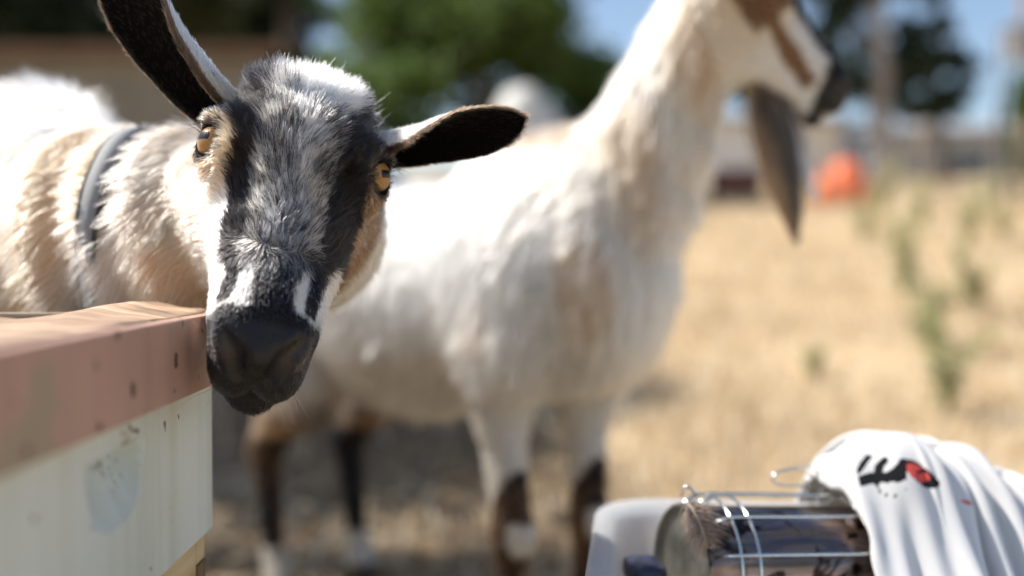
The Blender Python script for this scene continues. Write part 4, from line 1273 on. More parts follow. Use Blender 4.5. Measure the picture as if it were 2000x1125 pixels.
def grow(V, Q, count, dens, attr_fn, col_fn, clump, seed, curl=0.12, npts=6, hair_r=0.00016, grav=0.25, clump_f=0.45):
    """sample the skin and grow strands; attr_fn(P, n) -> length, flow direction, lift; returns arrays"""
    r_ = np.random.default_rng(seed)
    T = np.concatenate([Q[:, [0, 1, 2]], Q[:, [0, 2, 3]]])
    area = 0.5 * np.linalg.norm(np.cross(V[T[:, 1]] - V[T[:, 0]], V[T[:, 2]] - V[T[:, 0]]), axis=1)
    wgt = area * dens[T].mean(1)
    cdf = np.cumsum(wgt); cdf /= cdf[-1]
    t = np.searchsorted(cdf, r_.uniform(0, 1, int(count * FUR)))
    u = r_.uniform(0, 1, (len(t), 2)); fl = u.sum(1) > 1; u[fl] = 1 - u[fl]
    a, b_, c = V[T[t, 0]], V[T[t, 1]], V[T[t, 2]]
    root = a + (b_ - a) * u[:, :1] + (c - a) * u[:, 1:]
    nv = vert_normals(V, Q)
    nr = nv[T[t, 0]] * (1 - u.sum(1))[:, None] + nv[T[t, 1]] * u[:, :1] + nv[T[t, 2]] * u[:, 1:]
    nr /= np.linalg.norm(nr, axis=1)[:, None] + 1e-9
    ln, flow, lift = attr_fn(root, nr)
    n_ = len(root)
    # swirl of the coat: smooth noise at two sizes
    sw = np.stack([wav(root, 2.2 / clump * 0.12, 1), wav(root, 2.2 / clump * 0.12, 2), wav(root, 2.2 / clump * 0.12, 3)], 1) * 0.35
    d = flow + sw
    d -= nr * (d * nr).sum(1)[:, None]
    d /= np.linalg.norm(d, axis=1)[:, None] + 1e-9
    d = d * (1 - lift)[:, None] + nr * lift[:, None] + r_.normal(0, curl, (n_, 3))
    d /= np.linalg.norm(d, axis=1)[:, None] + 1e-9
    ln = ln * r_.uniform(0.6, 1.2, n_)
    # locks: strands lean to the mean strand of their cell
    wp = root + 0.35 * clump * np.stack([wav(root, 3.0 / clump, 4), wav(root, 3.0 / clump, 5), wav(root, 3.0 / clump, 6)], 1)
    cell = np.floor(wp / clump).astype(np.int64)
    _, ci = np.unique((cell[:, 0] * 73856093) ^ (cell[:, 1] * 19349663) ^ (cell[:, 2] * 83492791), return_inverse=True)
    cnt = np.bincount(ci).astype(float)
    mr = np.stack([np.bincount(ci, root[:, k]) for k in range(3)], 1) / cnt[:, None]
    md = np.stack([np.bincount(ci, d[:, k]) for k in range(3)], 1)
    md += r_.normal(0, 0.16, md.shape) * cnt[:, None]
    md /= np.linalg.norm(md, axis=1)[:, None] + 1e-9
    ml = np.bincount(ci, ln) / cnt
    S = np.linspace(0, 1, npts)
    P = np.empty((n_, npts, 3))
    bend = r_.normal(0, curl * 0.8, (n_, 3))
    for k, s in enumerate(S):
        own = root + d * (ln * s)[:, None] + bend * (ln * s * s)[:, None]
        own[:, 2] -= grav * ln * s * s
        lock = mr[ci] + md[ci] * (ml[ci] * s * 1.03)[:, None]
        lock[:, 2] -= grav * ml[ci] * s * s
        f = clump_f * s ** 1.2 * np.ones(n_)
        P[:, k] = own * (1 - f)[:, None] + lock * f[:, None]
    # keep strands out of the skin they lie on
    for k in range(1, npts):
        pen = ((P[:, k] - root) * nr).sum(1)
        low = 0.0004 + 0.10 * lift * ln * S[k]
        P[:, k] += nr * np.maximum(low - pen, 0)[:, None]
    rad = hair_r * np.interp(S, [0, 0.5, 1], [1.0, 0.85, 0.25])[None] * r_.uniform(0.7, 1.3, n_)[:, None]
    own_r = r_.uniform(0, 1, n_); cell_r = r_.uniform(0, 1, len(cnt))[ci]
    col = col_fn(root, np.where(r_.uniform(0, 1, n_) < 0.36, cell_r, own_r))
    col = np.clip(col * (1 + r_.normal(0, 0.13, n_))[:, None], 0.004, 0.93)
    return P, rad, col

WHITE = np.array([0.70, 0.68, 0.63]); CREAM = np.array([0.63, 0.54, 0.42]); TAN = np.array([0.55, 0.38, 0.23]); BROWN = np.array([0.20, 0.11, 0.06])
BLACK = np.array([0.0055, 0.005, 0.0055]); GREY = np.array([0.42, 0.42, 0.43]); NOSE = np.array([0.012, 0.0115, 0.013])
def mixc(a, b, t): return a * (1 - t[:, None]) + b * t[:, None]

class Goat:
    def __init__(s, O, L, X, B, F, neck, dims=1.0):
        s.O = np.array(O); s.L = np.array(L) / np.linalg.norm(L)
        X = np.array(X); X = X - s.L * (X @ s.L); s.X = X / np.linalg.norm(X)
        s.Nn = np.cross(s.L, s.X)
        s.B = np.array(B); s.F = np.array([F[0], F[1], 0]) / np.linalg.norm(F)
        s.S = np.array([s.F[1], -s.F[0], 0]); s.neck = neck
    def hl(s, P):
        q = P - s.O.astype(P.dtype); l_ = q @ s.L.astype(P.dtype)
        return np.stack([q @ s.X.astype(P.dtype), np.where(l_ > 0, l_ / 1.12, l_ / 0.70).astype(P.dtype), q @ s.Nn.astype(P.dtype)], 1)
    def hw(s, q): q = np.atleast_2d(np.array(q, float)); l_ = q[:, 1:2]; return s.O + q[:, :1] * s.X + np.where(l_ > 0, l_ * 1.12, l_ * 0.70) * s.L + q[:, 2:] * s.Nn
    def bl(s, P):
        q = P - s.B.astype(P.dtype); return np.stack([q @ s.F.astype(P.dtype), q @ s.S.astype(P.dtype), q[:, 2]], 1)
    def neck_t(s, P):
        """parameter along the neck chain (0 head .. 1 body) and distance to it"""
        best = np.full(len(P), 9.0); tt = np.zeros(len(P)); k = len(s.neck) - 1
        for i in range(k):
            a, b = np.array(s.neck[i][0]), np.array(s.neck[i + 1][0]); ab = b - a
            t = np.clip((P - a) @ ab / (ab @ ab), 0, 1); d = np.linalg.norm(P - a - t[:, None] * ab, axis=1)
            u = d < best; best[u] = d[u]; tt[u] = ((i + t) / k)[u]
        return tt, best
    def sdf(s, P):
        d = body_sdf(s.bl(P))
        dn = None
        for (a, ra), (b, rb) in zip(s.neck, s.neck[1:]):
            # necks are deeper than wide
            c = cone(P, a, b, ra, rb)
            dn = c if dn is None else smin(dn, c, 0.03)
        tt, _ = s.neck_t(P)
        dn = dn + (s.fold * np.sin(tt * s.foldn + 2.2 * np.sin(P[:, 2] * 14)) * np.clip(tt * 4, 0, 1) * np.clip((1 - tt) * 5, 0, 1)).astype(f32)
        d = smin(d, dn, 0.08)
        q = s.hl(P)
        near = (np.abs(q[:, 0]) < 0.14) & (q[:, 1] > -0.16) & (q[:, 1] < 0.24) & (q[:, 2] > -0.22) & (q[:, 2] < 0.1)
        idx = np.nonzero(near)[0]
        if len(idx):
            hd = head_sdf(q[idx])
            kk = 0.035
            d[idx] = smin(d[idx], hd, kk) if not s.keep_face else np.where(q[idx, 2] + 0.3 * q[idx, 1] > -0.05, np.minimum(hd, smin(d[idx], hd, kk)), smin(d[idx], hd, kk))
        far = ~near
        if far.any():
            d[far] = np.minimum(d[far], 9.0)
        return d

def eyeball(g, sgn, gaze, parent, r=0.0142, push=0.0108):
    c = g.hw((ORB + EYE_DIR * push) * np.array([sgn, 1, 1]))[0]
    gz = gaze[0] * sgn * g.X + gaze[1] * g.L + gaze[2] * g.Nn; gz = gz / np.linalg.norm(gz)
    hor = np.array([0, 0, 1.0]); hor = np.cross(hor, gz); hor /= np.linalg.norm(hor); ver = np.cross(gz, hor)
    bm = bmesh.new(); bmesh.ops.create_uvsphere(bm, u_segments=110, v_segments=72, radius=1.0)
    co = np.array([v.co for v in bm.verts])
    a, b_, cc = co[:, 0], co[:, 1], co[:, 2]                # cc along gaze
    rr_ = np.hypot(a, b_)
    bul = 1 + 0.05 * np.exp(-(rr_ / 0.55) ** 4) * (cc > 0)
    W_ = c + (a[:, None] * hor + b_[:, None] * ver + cc[:, None] * gz) * (r * bul)[:, None]
    for v, p in zip(bm.verts, W_): v.co = p
    me = bm_mesh('eyeball', bm)
    ang = np.arctan2(b_, a)
    col = np.tile(np.array([0.035, 0.022, 0.015]), (len(co), 1))
    iris = (rr_ < 0.78) & (cc > 0)
    fib = 0.5 + 0.5 * np.sin(ang * 37 + 3 * np.sin(ang * 11)) * np.clip(rr_ * 1.6, 0, 1)
    ic = np.array([0.34, 0.18, 0.055])[None] * (0.75 + 0.4 * fib)[:, None] * np.where(rr_ > 0.68, 0.55, 1.0)[:, None]
    col[iris] = ic[iris]
    pup = (np.abs(b_) < 0.19) & (np.abs(a) < 0.36 - 0.5 * np.maximum(np.abs(b_) - 0.06, 0)) & (cc > 0)
    col[pup] = 0.004
    set_col(me, col)
    return link('eyeball', me, MAT_EYE, parent, True)
m, n, l, b = mat_new('goat_eye')
at = N(n, 'ShaderNodeAttribute', attribute_name='Col'); l.new(at.outputs['Color'], b.inputs['Base Color'])
b.inputs['Roughness'].default_value = 0.35; b.inputs['Coat Weight'].default_value = 0.4; b.inputs['Coat Roughness'].default_value = 0.03; b.inputs['Specular IOR Level'].default_value = 0.2
MAT_EYE = m

# ------------------------------------------------------------------ goat looking into the camera
roll, pitch, yaw = math.radians(11.0), math.radians(60), math.radians(13.0)
def head_axes(roll, pitch, yaw):
    L = np.array([0, -math.cos(pitch), -math.sin(pitch)]); X = np.array([1.0, 0, 0])
    cy, sy = math.cos(yaw), math.sin(yaw)
    Rz = np.array([[cy, -sy, 0], [sy, cy, 0], [0, 0, 1]])
    cr, sr = math.cos(roll), math.sin(roll)
    Ry = np.array([[cr, 0, sr], [0, 1, 0], [-sr, 0, cr]])
    return Ry @ Rz @ L, Ry @ Rz @ X
L1, X1 = head_axes(roll, pitch, yaw)
O1 = np.array(W(590, 258, 0.692))
g1 = Goat(O1, L1, X1, (-0.53, 1.12, 0.0), (0.62, -0.78),
          [((-0.165, 0.800, 0.655), 0.060), ((-0.26, 0.865, 0.640), 0.088), ((-0.36, 0.930, 0.628), 0.108), ((-0.48, 1.04, 0.615), 0.150)])
g1.fold, g1.foldn, g1.keep_face = 0.008, 38.0, True

earR = ear_mesh(g1.hw((0.046, -0.060, -0.062))[0], np.array(W(1062, 262, 0.715)) - g1.hw((0.046, -0.060, -0.062))[0], (0.05, -0.80, 0.60), (0.1, -0.60, -0.80), 0.138, 0.034,
                [2.5, 2.3, 1.9, 1.1, 0.5], [1.1, 1.0, 0.8, 0.6, 0.4], (0.0, -0.004, 0.012))
earL = ear_mesh(g1.hw((-0.046, -0.060, -0.062))[0], np.array(W(110, -40, 0.72)) - g1.hw((-0.046, -0.060, -0.062))[0], (0.70, -0.34, 0.60), (-0.22, -0.95, -0.25), 0.150, 0.042,
                [2.4, 2.2, 1.8, 1.1, 0.5], [1.0, 0.9, 0.7, 0.5, 0.4], (0.026, 0.0, 0.022))

def g1_color(P, r_=None):
    """coat pattern of the first goat (markings plus blue shade painted on the blaze, in the frame of its own head)"""
    q = g1.hl(P); x, l_, n_ = q[:, 0], q[:, 1], q[:, 2]
    rnd = r_ if r_ is not None else np.full(len(P), 0.5)
    nz = wav(P, 60.0, 1); nz2 = wav(P, 170.0, 2)
    x = x + 0.0025 * nz
    l2 = l_ + 0.004 * nz2
    ax = np.abs(x)
    # body and neck
    tt, nd = g1.neck_t(P)
    bz = wav(P, 22.0, 3)
    base_ = mixc(np.tile(WHITE * 0.80, (len(P), 1)), np.tile(CREAM * 0.82, (len(P), 1)), np.clip(0.25 + 0.6 * wav(P, 30.0, 5), 0, 1))
    col = mixc(base_, np.tile(TAN * 1.15, (len(P), 1)), np.clip(smooth01(0.02, 0.15, tt) * (1 - smooth01(0.62, 0.8, tt)) * (0.55 + 0.5 * bz), 0, 0.95))
    topd = smooth01(0.0, 0.03, P[:, 2] - 0.775)
    col = mixc(col, np.tile(BLACK * 4, (len(P), 1)), topd * smooth01(0.2, 0.9, bz) * (tt > 0.5) * 0.8)
    head = smooth01(-0.135, -0.105, n_ + 0.25 * l_) * (ax < 0.11) * (l_ > -0.13) * (l_ < 0.25)
    # --- head
    inner = 0.027 - 0.03 * np.clip(l2, 0, 0.12) + 0.006 * (l2 < -0.03)
    outer = 0.043 - 0.10 * np.clip(l2, 0, 0.14) + 0.012 * smooth01(0.0, -0.04, l2) + np.where(x > 0, 0.010 * (1 - smooth01(0.05, 0.09, l2)), 0)
    # salt and pepper blaze
    pl = 0.64 + 0.32 * np.exp(-((x - 0.006) / 0.012) ** 2) * (1 - smooth01(0.03, 0.06, l2)) + 0.32 * smooth01(-0.020, -0.05, l2) - 0.30 * smooth01(0.055, 0.10, l2) - 0.35 * smooth01(0.09, 0.12, l2) + 0.2 * nz2
    pl = np.where((x > 0.014) & (l2 < 0.03) & (l2 > -0.03), pl - 0.30, pl)
    light = mixc(np.tile(np.array([0.76, 0.72, 0.66]), (len(P), 1)), np.tile(np.array([0.66, 0.54, 0.39]), (len(P), 1)), np.clip(np.where(ax > 0.010, 0.75, 0.1) + 0.3 * nz, 0, 0.9) * smooth01(-0.06, -0.02, l2))
    light = mixc(light, np.tile(np.array([0.46, 0.50, 0.55]), (len(P), 1)), smooth01(0.03, 0.07, l2) * (ax < 0.016))  # blue-grey of skylit shade painted into the hair of the lower blaze
    hc = np.where((rnd < pl)[:, None], light, np.tile(BLACK * 2.2, (len(P), 1)))
    if r_ is None: hc = mixc(np.tile(BLACK * 2.2, (len(P), 1)), light * 0.35, np.clip(pl, 0, 1))
    # white flashes beside the nose
    fl = (ax > 0.0105 + 0.03 * np.clip(0.1 - l2, 0, 1)) & (l2 > 0.078) & (l2 < 0.121 + 0.25 * (ax - 0.02)) & (n_ > -0.06)
    fl = fl & (rnd < 1.15 * smooth01(0.072, 0.096, l2 + 0.003 * nz) * smooth01(0.008, 0.016, ax + 0.03 * np.clip(l2 - 0.1, -1, 0) - np.where(x > 0, 0.004, 0)) * (1 - smooth01(0.112, 0.124, l2 - 0.2 * (ax - 0.02) + 0.004 * nz)))
    hc = np.where(fl[:, None], WHITE * np.array([0.98, 1.0, 1.02]), hc)
    # black bands
    band = (ax > inner) & (ax < outer) & (l2 < 0.115)
    hc = np.where((band & (rnd < 0.93))[:, None], BLACK, hc)
    # outside of the bands: temples, cheeks
    out = ax >= outer
    cheek = mixc(np.tile(TAN, (len(P), 1)), np.tile(WHITE * 1.05, (len(P), 1)), np.where(x < 0, smooth01(0.018, 0.05, l2), smooth01(0.055, 0.095, l2)))
    cheek = np.where(((x > 0) & (l2 < 0.07) & (rnd < 0.9 - 3 * (ax - outer)))[:, None], BROWN * 0.6, cheek)
    temple = np.where((rnd < np.where(x < 0, 0.42, 0.72))[:, None], BLACK * 2, TAN)
    hc = np.where(out[:, None], np.where((l2 < -0.002)[:, None], temple, cheek), hc)
    # sides of the brow above, dark
    hc = np.where(((l2 < -0.018) & ((x < -0.025) | (x > 0.033)) & (rnd < 0.9))[:, None], BLACK * 1.6, hc)
    # crown tuft
    tuft = (l2 < -0.036 - 0.014 * nz2 - 0.5 * np.clip(-x - 0.004, 0, 1)) & (x > -0.026 + 0.004 * nz) & (x < 0.034 + 0.004 * nz)
    hc = np.where((tuft & (rnd < 0.45 + 0.42 * smooth01(-0.035, -0.075, l2) + 0.15 * nz))[:, None], mixc(np.tile(WHITE, (len(P), 1)), np.tile(CREAM * 0.9, (len(P), 1)), np.clip(0.4 + 0.6 * nz, 0, 1)), hc)
    # back of the skull, under the jaw
    hc = mixc(hc, np.tile(CREAM, (len(P), 1)), smooth01(-0.085, -0.11, n_ + 0.1 * l_) * (1 - smooth01(0.10, 0.12, l2)))
    # nose, lips and chin
    mz = smooth01(0.117, 0.127, l2 + 0.35 * (ax - 0.02) * (n_ > -0.05) - 0.0 * n_)
    mz = np.maximum(mz, smooth01(0.100, 0.112, l2) * (ax < 0.011))
    hc = mixc(hc, np.tile(NOSE, (len(P), 1)), mz)
    wd = np.linalg.norm((q - np.array([0, 0.138, -0.024])) * np.array([0, 1, 1]) + np.stack([ax - 0.021, 0 * ax, 0 * ax], 1), axis=1)
    hc = mixc(hc, np.tile(np.array([0.07, 0.058, 0.053]), (len(P), 1)), (1 - smooth01(0.004, 0.016, wd)) * 0.7)
    # dark rims round the eyes
    for sg in (-1, 1):
        dd = np.linalg.norm(q - (ORB + EYE_DIR * 0.018) * np.array([sg, 1, 1]), axis=1)
        hc = mixc(hc, np.tile(BLACK * 1.5, (len(P), 1)), 1 - smooth01(0.0135, 0.0165, dd))
    return mixc(col, hc, head)

def g1_attr(P, nr):
    q = g1.hl(P); x, l_, n_ = q[:, 0], q[:, 1], q[:, 2]; ax = np.abs(x)
    head = smooth01(-0.135, -0.105, n_ + 0.25 * l_) * (ax < 0.11) * (l_ > -0.13) * (l_ < 0.25)
    tt, _ = g1.neck_t(P)
    ln = 0.010 + 0.005 * smooth01(0.05, -0.01, l_)
    ln = ln + 0.007 * smooth01(-0.030, -0.055, l_) * (ax < 0.040)
    ln = ln * (1 - 0.55 * smooth01(0.07, 0.12, l_)) * (1 - 0.55 * smooth01(0.04, 0.055, ax) * (np.abs(l_) < 0.03))
    ln = np.where((l_ > 0.118) & (n_ > -0.075), np.minimum(ln, 0.0022), ln)
    ln = np.where((l_ > 0.03) & (n_ < -0.06) & (l_ < 0.118), 0.009, ln)
    ridge = smooth01(0.755, 0.79, P[:, 2])
    bodyl = 0.024 + 0.012 * smooth01(0.6, 0.95, tt) + 0.022 * ridge
    L_ = head * ln + (1 - head) * bodyl
    # flow: up the forehead and outward, down the muzzle; backward on the cheeks; down the neck and flank
    up = smooth01(0.10, 0.05, l_)
    fx = np.sign(x) * np.clip(ax / 0.04, 0, 1) * 0.75
    fl = fx[:, None] * g1.X + ((1 - up) * 1.0 - up * 1.0)[:, None] * g1.L
    side = smooth01(0.040, 0.052, ax) * smooth01(-0.02, 0.02, l_)
    fl = fl * (1 - side)[:, None] + side[:, None] * (-0.9 * g1.Nn - 0.25 * g1.L)
    ndir = np.array([-0.62, 0.45, -0.75])
    fl = fl * head[:, None] + (1 - head)[:, None] * ndir
    tuft = smooth01(-0.035, -0.055, l_) * head
    lift = 0.17 * head + (0.24 + 0.25 * ridge) * (1 - head) + 0.22 * tuft
    return L_, fl, lift

def build_goat(g, name, label, lo, hi, h, color, ears, dark_inner):
    V, Q = surface(g.sdf, lo, hi, h)
    root = empty(name, (float(g.B[0]), float(g.B[1]), 0.0), label, 'goat', None)
    nb = len(V)
    col = color(V.astype(float))
    allV, allQ, allc = [V], [Q], [col]
    em = []
    off = nb
    for (ve, qe, me_), cf in ears:
        allV.append(ve); allQ.append(qe + off); allc.append(cf(ve, me_, None)); em.append((off, len(ve))); off += len(ve)
    V2 = np.concatenate(allV); Q2 = np.concatenate(allQ); c2 = np.concatenate(allc)
    me = mesh_np('body', V2, Q2)
    set_col(me, np.clip(c2 * 0.8, 0, 1))
    qh = g.hl(V2); gl = smooth01(0.122, 0.132, qh[:, 1]) * (np.abs(qh[:, 0]) < 0.06) * (qh[:, 1] < 0.25) * (np.abs(qh[:, 2]) < 0.12)
    gl[nb:] = 0
    ga_ = me.attributes.new('Gloss', 'FLOAT', 'POINT'); ga_.data.foreach_set('value', gl.astype(f32))
    body = link('body', me, MAT_SKIN, root, True)
    return root, V, Q

def ear_color(ve, meta, r_):
    s, t, inner = meta[:, 0], meta[:, 1], meta[:, 2]
    rnd = r_ if r_ is not None else np.full(len(ve), 0.5)
    nz = wav(ve, 90.0, 4)
    out = mixc(np.tile(WHITE, (len(ve), 1)), np.tile(CREAM, (len(ve), 1)), np.clip(smooth01(0.35, 0.15, s) + 0.2 * nz, 0, 1))
    out = np.where(((s > 0.62 + 0.06 * nz) | (rnd < 0.03))[:, None], BROWN * 0.35, out)
    out = np.where((np.abs(t) > 0.93)[:, None], BROWN * 0.3, out)
    return np.where((inner > 0.5)[:, None], BLACK * 0.5, out)

def ear_fur(ear, g, count, seed, ln_in=0.004, ln_out=0.006):
    V, Q, meta = ear
    r_ = np.random.default_rng(seed)
    ctr = V.mean(0)
    ax_ = V[meta[:, 0] > 0.9].mean(0) - V[meta[:, 0] < 0.1].mean(0); ax_ /= np.linalg.norm(ax_)
    dens = np.where(meta[:, 2] > 0.5, 0.12, 1.0) + 1.5 * (np.abs(meta[:, 1]) > 0.9)
    tree_ = None
    from mathutils import kdtree
    kd = kdtree.KDTree(len(V))
    for i, p in enumerate(V): kd.insert(p, i)
    kd.balance()
    cache = {}
    def idx(P):
        k = P.shape[0], float(P[0, 0])
        if k not in cache: cache[k] = np.array([kd.find(p)[1] for p in P])
        return cache[k]
    def attr(P, nr):
        i = idx(P)
        inn = meta[i, 2] > 0.5
        ln = np.where(inn, ln_in, ln_out)
        return ln, np.tile(ax_, (len(P), 1)) + np.where(np.abs(meta[i, 1]) > 0.9, 0.3, 0)[:, None] * nr, np.where(inn, 0.12, 0.14)
    def colf(P, r2):
        i = idx(P); return ear_color(V[i], meta[i], r2)
    return grow(V, Q, count, dens, attr, colf, 0.004, seed, curl=0.14, npts=4, hair_r=0.00013, grav=0.05, clump_f=0.2)

def cat(*parts):
    n_ = max(p[0].shape[1] for p in parts)
    out = [[], [], []]
    for P, r, c in parts:
        if P.shape[1] < n_:
            s0 = np.linspace(0, 1, P.shape[1]); s1 = np.linspace(0, 1, n_)
            i = np.clip((s1 * (P.shape[1] - 1)).astype(int), 0, P.shape[1] - 2); f = s1 * (P.shape[1] - 1) - i
            P = P[:, i] * (1 - f)[None, :, None] + P[:, i + 1] * f[None, :, None]; r = r[:, i] * (1 - f) + r[:, i + 1] * f
        out[0].append(P); out[1].append(r); out[2].append(c)
    return [np.concatenate(o) for o in out]

def strands(pts, rad, col):
    """a few single hairs given as point lists"""
    P = np.array([spline(p, 6) for p in pts]); n_ = len(P)
    return P, rad * np.interp(np.linspace(0, 1, 6), [0, 0.5, 1], [1, 0.8, 0.2])[None] * np.ones((n_, 1)), np.tile(np.array(col), (n_, 1))

goat1, V1, Q1 = build_goat(g1, 'goat', 'black and white faced goat looking straight ahead with wide spread ears', (-1.35, 0.50, -0.01), (0.02, 2.05, 0.93), 0.0026, g1_color, [(earR, ear_color), (earL, ear_color)], True)
q = g1.hl(V1)
hd = (q[:, 2] + 0.25 * q[:, 1] > -0.13) & (np.abs(q[:, 0]) < 0.11) & (q[:, 1] > -0.13) & (q[:, 1] < 0.25)
eyed = np.min([np.linalg.norm(q - (ORB + EYE_DIR * 0.020) * np.array([sg, 1, 1]), axis=1) for sg in (-1, 1)], axis=0)
pad = (q[:, 1] > 0.128) & (q[:, 2] > -0.030) & (np.abs(q[:, 0]) < 0.024)
dh = np.where(hd, 1.0, 0.0) * smooth01(0.0115, 0.0150, eyed) * np.where(pad, 0.05, 1.0) * np.where(hd & (q[:, 1] > 0.125), 0.28, 1.0)
fh = grow(V1, Q1, 105000, dh + 1e-9, g1_attr, g1_color, 0.0030, 101, curl=0.15, npts=5, hair_r=0.00020, grav=0.04, clump_f=0.62)
vis = np.where(hd, 0.0, 1.0) * np.where(V1[:, 2] > 0.40, 1.0, 0.06) * np.where(V1[:, 1] > 1.55, 0.25, 1.0)
fb = grow(V1, Q1, 95000, vis + 1e-9, g1_attr, g1_color, 0.011, 102, curl=0.16, npts=5, hair_r=0.00030, grav=0.30, clump_f=0.6)
fe1 = ear_fur(earR, g1, 15000, 103); fe2 = ear_fur(earL, g1, 16000, 104)
# lashes, whiskers, stray hairs
rr = random.Random(9)
pts = []
for sg in (-1, 1):
    for k in range(16):
        t = -0.9 + 1.8 * k / 15
        b0 = ORB + EYE_DIR * 0.0215 + np.array([0.001, -0.0095 + 0.003 * t * t, 0.0]) + np.array([0.0045, 0, -0.006]) * t
        dv = EYE_DIR * 0.8 + np.array([0.2, -0.2, 0]) + np.array([rr.uniform(-.2, .2) for _ in range(3)])
        ln = rr.uniform(0.010, 0.016)
        p3 = [b0, b0 + dv * ln * 0.55, b0 + dv * ln + np.array([0, 0.006, 0.0])]
        pts.append([g1.hw(p * np.array([sg, 1, 1]))[0] for p in p3])
lash = strands(pts, 0.00020, BLACK)
pts = []
for k in range(34):
    sg = rr.choice((-1, 1)); l0 = rr.uniform(0.105, 0.15); n0 = rr.uniform(-0.085, -0.05)
    b0 = np.array([sg * rr.uniform(0.012, 0.026), l0, n0]); dv = np.array([sg * rr.uniform(0.4, 1), rr.uniform(0.3, 1.0), rr.uniform(-0.4, 0.3)]); ln = rr.uniform(0.015, 0.03)
    pts.append([g1.hw(b0)[0], g1.hw(b0 + dv * ln * 0.5)[0], g1.hw(b0 + dv * ln + np.array([0, 0.004, -0.004]))[0]])
whisk = strands(pts, 0.00011, GREY * 0.7)
pts = []
for k in range(46):
    x0 = rr.uniform(-0.05, 0.055); b0 = np.array([x0, rr.uniform(-0.08, -0.045), rr.uniform(-0.055, -0.02)])
    dv = np.array([x0 * 8 + rr.uniform(-.3, .3), -1.0 + rr.uniform(-.2, .3), rr.uniform(-.3, .6)]); ln = rr.uniform(0.016, 0.036)
    pts.append([g1.hw(b0)[0], g1.hw(b0 + dv * ln * 0.5)[0], g1.hw(b0 + dv * ln + np.array([rr.uniform(-.006, .006), 0, rr.uniform(-.006, .006)]))[0]])
stray = strands(pts, 0.00014, WHITE)
A = cat(fh, fb, fe1, fe2, lash, whisk, stray)
hair_object('fur_coat', *A, goat1)
for sg in (-1, 1):
    eyeball(g1, sg, (0.70, 0.10, 0.70), goat1)

# collar round its neck
def collar(g, c, axis, name, label):
    c = np.array(c); axis = np.array(axis) / np.linalg.norm(axis)
    u = np.cross(axis, (0, 0, 1.0)); u /= np.linalg.norm(u); w = np.cross(u, axis)
    ns = 96; hw_ = 0.0070
    ang = np.linspace(0, 2 * math.pi, ns, endpoint=False)
    D = np.cos(ang)[:, None] * u + np.sin(ang)[:, None] * w
    rows = []
    for off, ex in ((-hw_, 0.004), (-hw_ * 0.9, 0.007), (hw_ * 0.9, 0.007), (hw_, 0.004)):
        lo_, hi_ = np.full(ns, 0.02), np.full(ns, 0.26)
        for _ in range(22):
            mid = (lo_ + hi_) / 2
            v = g.sdf((c + axis * off + D * mid[:, None]).astype(f32)); ins = v < 0
            lo_ = np.where(ins, mid, lo_); hi_ = np.where(ins, hi_, mid)
        rad = (lo_ + hi_) / 2
        rad = np.convolve(np.concatenate([rad[-6:], rad, rad[:6]]), np.ones(13) / 13, 'valid')
        rows.append(c + axis * off + D * (rad + ex)[:, None])
    V = np.concatenate(rows); Q = []
    for k in range(len(rows)):
        k2 = (k + 1) % len(rows)
        for i in range(ns):
            j = (i + 1) % ns; Q.append((k * ns + i, k * ns + j, k2 * ns + j, k2 * ns + i))
    return V, np.array(Q), rows, axis
m, n, l, b = mat_new('grey_webbing')
tc = n.new('ShaderNodeTexCoord'); wv = N(n, 'ShaderNodeTexWave', Scale=420.0, Distortion=0.5, bands_direction='Z'); l.new(tc.outputs['Object'], wv.inputs['Vector'])
r = ramp(n, [(0.2, (0.12, 0.13, 0.14)), (0.8, (0.34, 0.35, 0.36))]); l.new(wv.outputs['Fac'], r.inputs[0]); l.new(r.outputs[0], b.inputs['Base Color']); b.inputs['Roughness'].default_value = 0.7
MAT_WEB = m
Vc, Qc, rows, cax = collar(g1, (-0.336, 0.925, 0.628), (-1.0, 0.04, 0.04), 'collar', '')
col_root = empty('goat_collar', (-0.348, 0.930, 0.53), 'grey webbing collar round the neck of the goat by the hive', 'collar')
link('strap', mesh_np('strap', Vc, Qc), MAT_WEB, col_root, True)
MAT_EDGE = mat_simple('collar_edge', (0.03, 0.03, 0.03), 0.8)
for rw, off in ((rows[3], 0.0010), (rows[0], -0.0010)):
    link('edge_binding', tube_mesh('edge_binding', [tuple(p + cax * off) for p in rw] + [tuple(rw[0] + cax * off)], 0.0023, 6), MAT_EDGE, col_root, True)
